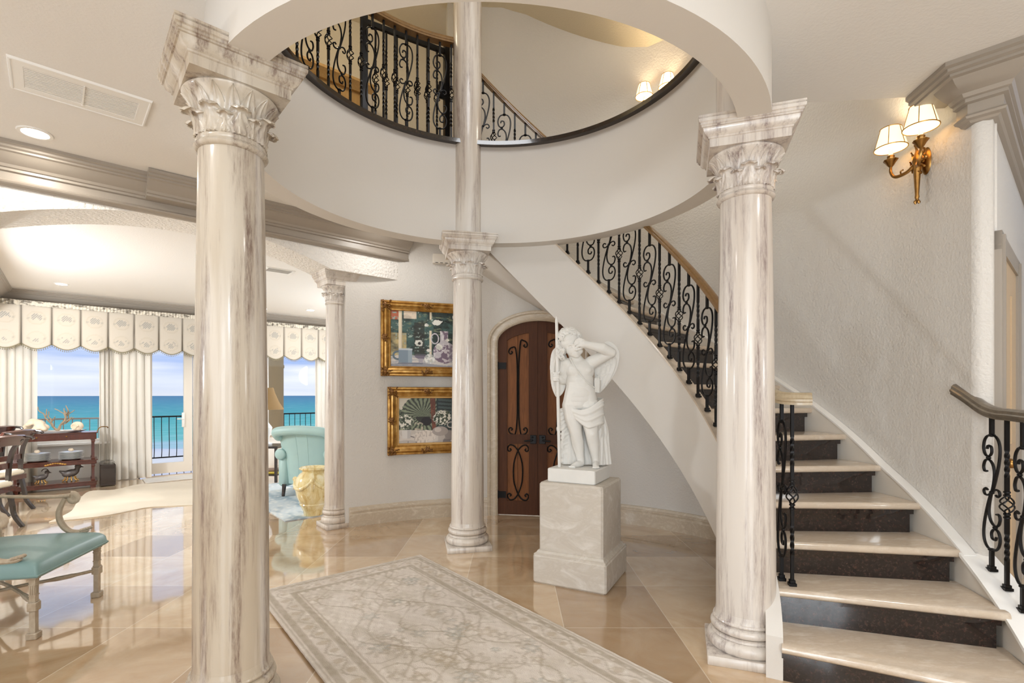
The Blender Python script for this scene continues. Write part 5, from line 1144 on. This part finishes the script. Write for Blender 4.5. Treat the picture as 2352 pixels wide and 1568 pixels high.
# ================================================================== SITTING CORNER
def club_chair(loc, rz, mt, label, s=1.0):
    t = thing('club_chair', label, 'armchair', loc, rz)          # faces local +y, its back towards -y
    def bk(u, v):
        a = (u-.5)*2; z = .16+.72*v; w_ = .31+.06*v; return (a*w_*s, (-.36-.10*v+.10*abs(a)**2.5+.02*math.sin(PI*v))*s, z*s)
    m = MB(); m.grid(26, 18, bk, thick=.12*s); m.build('back', M[mt], t, smooth=60)
    m = MB(); m.tube(spline([(-.36*s, -.36*s, .80*s), (-.31*s, -.47*s, .87*s), (0, -.50*s, .895*s), (.31*s, -.47*s, .87*s), (.36*s, -.36*s, .80*s)], 8), .062*s, 24); m.ball((-.36*s, -.36*s, .80*s), .062*s, 20); m.ball((.36*s, -.36*s, .80*s), .062*s, 20); m.build('top_roll', M[mt], t)
    for sx_ in (-1, 1):
        m = MB(); m.cbox((sx_*.325*s, .02*s, .32*s), (.13*s, .72*s, .4*s), .03*s); m.tube([(sx_*.34*s, -.36*s, .56*s), (sx_*.34*s, .38*s, .53*s)], .075*s, 24); m.ball((sx_*.34*s, .38*s, .53*s), .075*s, 24); m.ball((sx_*.34*s, -.36*s, .56*s), (.075*s, .03*s, .075*s), 24); m.build('arm', M[mt], t, smooth=50)
        for y_ in (-.36, .33): m = MB(); m.tube([(sx_*.28*s, y_*s, .16*s), (sx_*.285*s, (y_-.02 if y_ < 0 else y_)*s, 0)], [.028*s, .02*s], 4, roll=PI/4); m.build('leg', M['black_wood'], t, smooth=20)
    m = MB(); m.cbox((0, .02*s, .34*s), (.53*s, .7*s, .22*s), .04*s); m.build('seat', M[mt], t, smooth=50)
    m = MB()
    for x_ in (-.12, .12): m.tube([bk(.5+x_*.9, v) for v in np.linspace(.02, .93, 12)], .0035*s, 5)
    m.build('seam', M[mt], t)
lg_ = at(652, 1143, 0); club_chair((lg_.x+.30, lg_.y+.40, .012), math.radians(-6), 'mint', 'mint-green leather club chair seen from behind, beside the yellow urn', 1.02)
club_chair((at(752, 1085, 0).x, at(752, 1085, 0).y+.1, .012), math.radians(150), 'cream', 'cream upholstered chair by the window behind the mint leather chair')
ur = at(716, 1186, 0); t = thing('urn', 'large glazed yellow urn with moulded garlands beside the slender column', 'urn', (ur.x, ur.y+.06, .012))
m = MB(); m.lathe([(.105, 0), (.11, .02), (.115, .05), (.14, .1), (.15, .12), (.155, .13), (.15, .14), (.185, .22), (.205, .32), (.205, .38), (.19, .43), (.155, .475), (.128, .495), (.122, .505), (.135, .52), (.158, .53), (.162, .54), (.155, .55), (.14, .545), (.115, .52), (.11, .44), (.0, .3)], 48); m.build('body', M['urn'], t)
m = MB()
for k in range(4):
    a0 = k*PI/2+.3; m.tube(spline([(.2*math.cos(a0), .2*math.sin(a0), .42), (.212*math.cos(a0+.4), .212*math.sin(a0+.4), .35), (.212*math.cos(a0+.78), .212*math.sin(a0+.78), .325), (.212*math.cos(a0+1.17), .212*math.sin(a0+1.17), .35), (.2*math.cos(a0+PI/2), .2*math.sin(a0+PI/2), .42)], 6), [.012+.012*math.sin(PI*j/24) for j in range(25)], 7)
    m.ball((.2*math.cos(a0), .2*math.sin(a0), .42), .03, 10); m.tube([(.2*math.cos(a0), .2*math.sin(a0), .42), (.212*math.cos(a0), .212*math.sin(a0), .3)], [.018, .01], 7)
remesh(m, 'garland', M['urn'], t, .007, 1)
sp3 = at(618, 1105, 0); t = thing('side_table', 'dark side table left of the mint leather chair, partly hidden by the near column', 'side table', sp3+Vector((0, 0, .012)))
m = MB(); m.cbox((0, 0, .56), (.5, .5, .035), .008); m.build('top', M['black_wood'], t, smooth=30); m = MB(); m.cbox((0, 0, .12), (.44, .44, .025), .006); m.build('shelf', M['black_wood'], t, smooth=30)
for x_ in (-.21, .21):
    for y_ in (-.21, .21): m = MB(); m.box((x_, y_, .28), (.035, .035, .55)); m.build('leg', M['black_wood'], t, smooth=0)
for k, (c_, nm) in enumerate(((lin(200, 176, 60), 'yellow book at the bottom of the pile on the side table shelf'), (lin(120, 92, 70), 'brown book on top of the pile on the side table shelf'))):
    m = MB(); m.cbox((0, 0, .018), (.26, .2, .034), .003, rz=.2*k); tag(m.build('book', plain('book_cover', c_, .5), loc=(sp3.x+.1, sp3.y-.08, .146+.036*k)), nm, 'book', 'books on the side table shelf')
lp = thing('table_lamp', 'table lamp with a flared tan shade on the side table behind the near column', 'lamp', (sp3.x-.04, sp3.y, .59))
m = MB(); m.lathe([(.08, 0), (.085, .02), (.04, .04), (.03, .1), (.075, .2), (.085, .28), (.03, .36), (.012, .4), (.012, .62)], 28); m.build('base', M['glaze'], lp)
m = MB(); m.lathe([(.26, .57), (.19, .68), (.13, .82), (.1, .92), (.098, .92), (.128, .82), (.187, .68), (.257, .57)], 32); m.build('lamp_shade', plain('tan_shade', lin(140, 112, 72), .8), lp)
# ================================================================== UPPER LANDING
mp_ = pol(3.25, 129.5, Z2); mr = math.radians(129.5-90)
mn = thing('mantelpiece', 'carved honey-wood and marble mantelpiece on the upper landing behind the railing', 'mantelpiece', mp_, mr)
m = MB(); m.box((0, 0, .62), (1.0, .16, 1.24)); m.build('panel', M['honey'], mn, smooth=0)
m = MB(); m.sweep([(-.6, -.12, 1.24), (.6, -.12, 1.24)], [(0, 0), (.02, .02), (.05, .05), (.08, .07), (.08, .1), (-.2, .1), (-.2, 0)]); m.build('shelf', M['honey'], mn, smooth=30)
for x_ in (-.52, .52): m = MB(); m.cbox((x_, -.05, .62), (.12, .22, 1.24), .01); m.build('pilaster', M['marble_warm'], mn, smooth=30)
m = MB(); m.sweep([(-.3, -.085, .1)]+[(-.3*math.cos(a), -.085, .75+.3*math.sin(a)) for a in np.linspace(0, PI, 15)], [(0, 0), (.02, 0)]) if False else m
for k in range(5): m.tube(spline([(-.3+.15*k, -.085, .2), (-.28+.14*k, -.1, .6), (-.2+.1*k, -.09, .95)], 6), .016, 6)
m.build('carving', M['honey'], mn)
pl_ = pol(2.75, 146, Z2); pp = thing('potted_plant', 'dark leafy potted plant behind the left end of the landing railing', 'plant', pl_)
m = MB(); m.lathe([(.14, 0), (.18, .3), (.2, .32), (.17, .32), (.001, .28)], 24); m.build('pot', M['bronze'], pp)
m = MB(); rnd = random.Random(6)
for k in range(60):
    a, e_, l_ = rnd.uniform(0, 6.28), rnd.uniform(.1, 1.2), rnd.uniform(.35, .7); d = Vector((math.cos(a)*math.sin(e_), math.sin(a)*math.sin(e_), math.cos(e_))); sd_ = d.cross(Vector((0, 0, 1))).normalized()
    m.grid(2, 6, lambda u, v: Vector((0, 0, .3))+d*l_*v-Vector((0, 0, .25*v*v*math.sin(e_)))+sd_*(u-.5)*.09*math.sin(PI*min(1, v*.95+.05)), thick=.002)
m.build('foliage', plain('dark_leaf', lin(34, 48, 32), .4, var=.4), pp)
for o in list(COL.objects):                      # the shells and coral are generous pieces
    if o.name.startswith(('coral_branch',)): o.scale = (1.3, 1.3, 1.15)
    elif o.name == 'seashell': o.scale = (1.25, 1.25, 1.2)
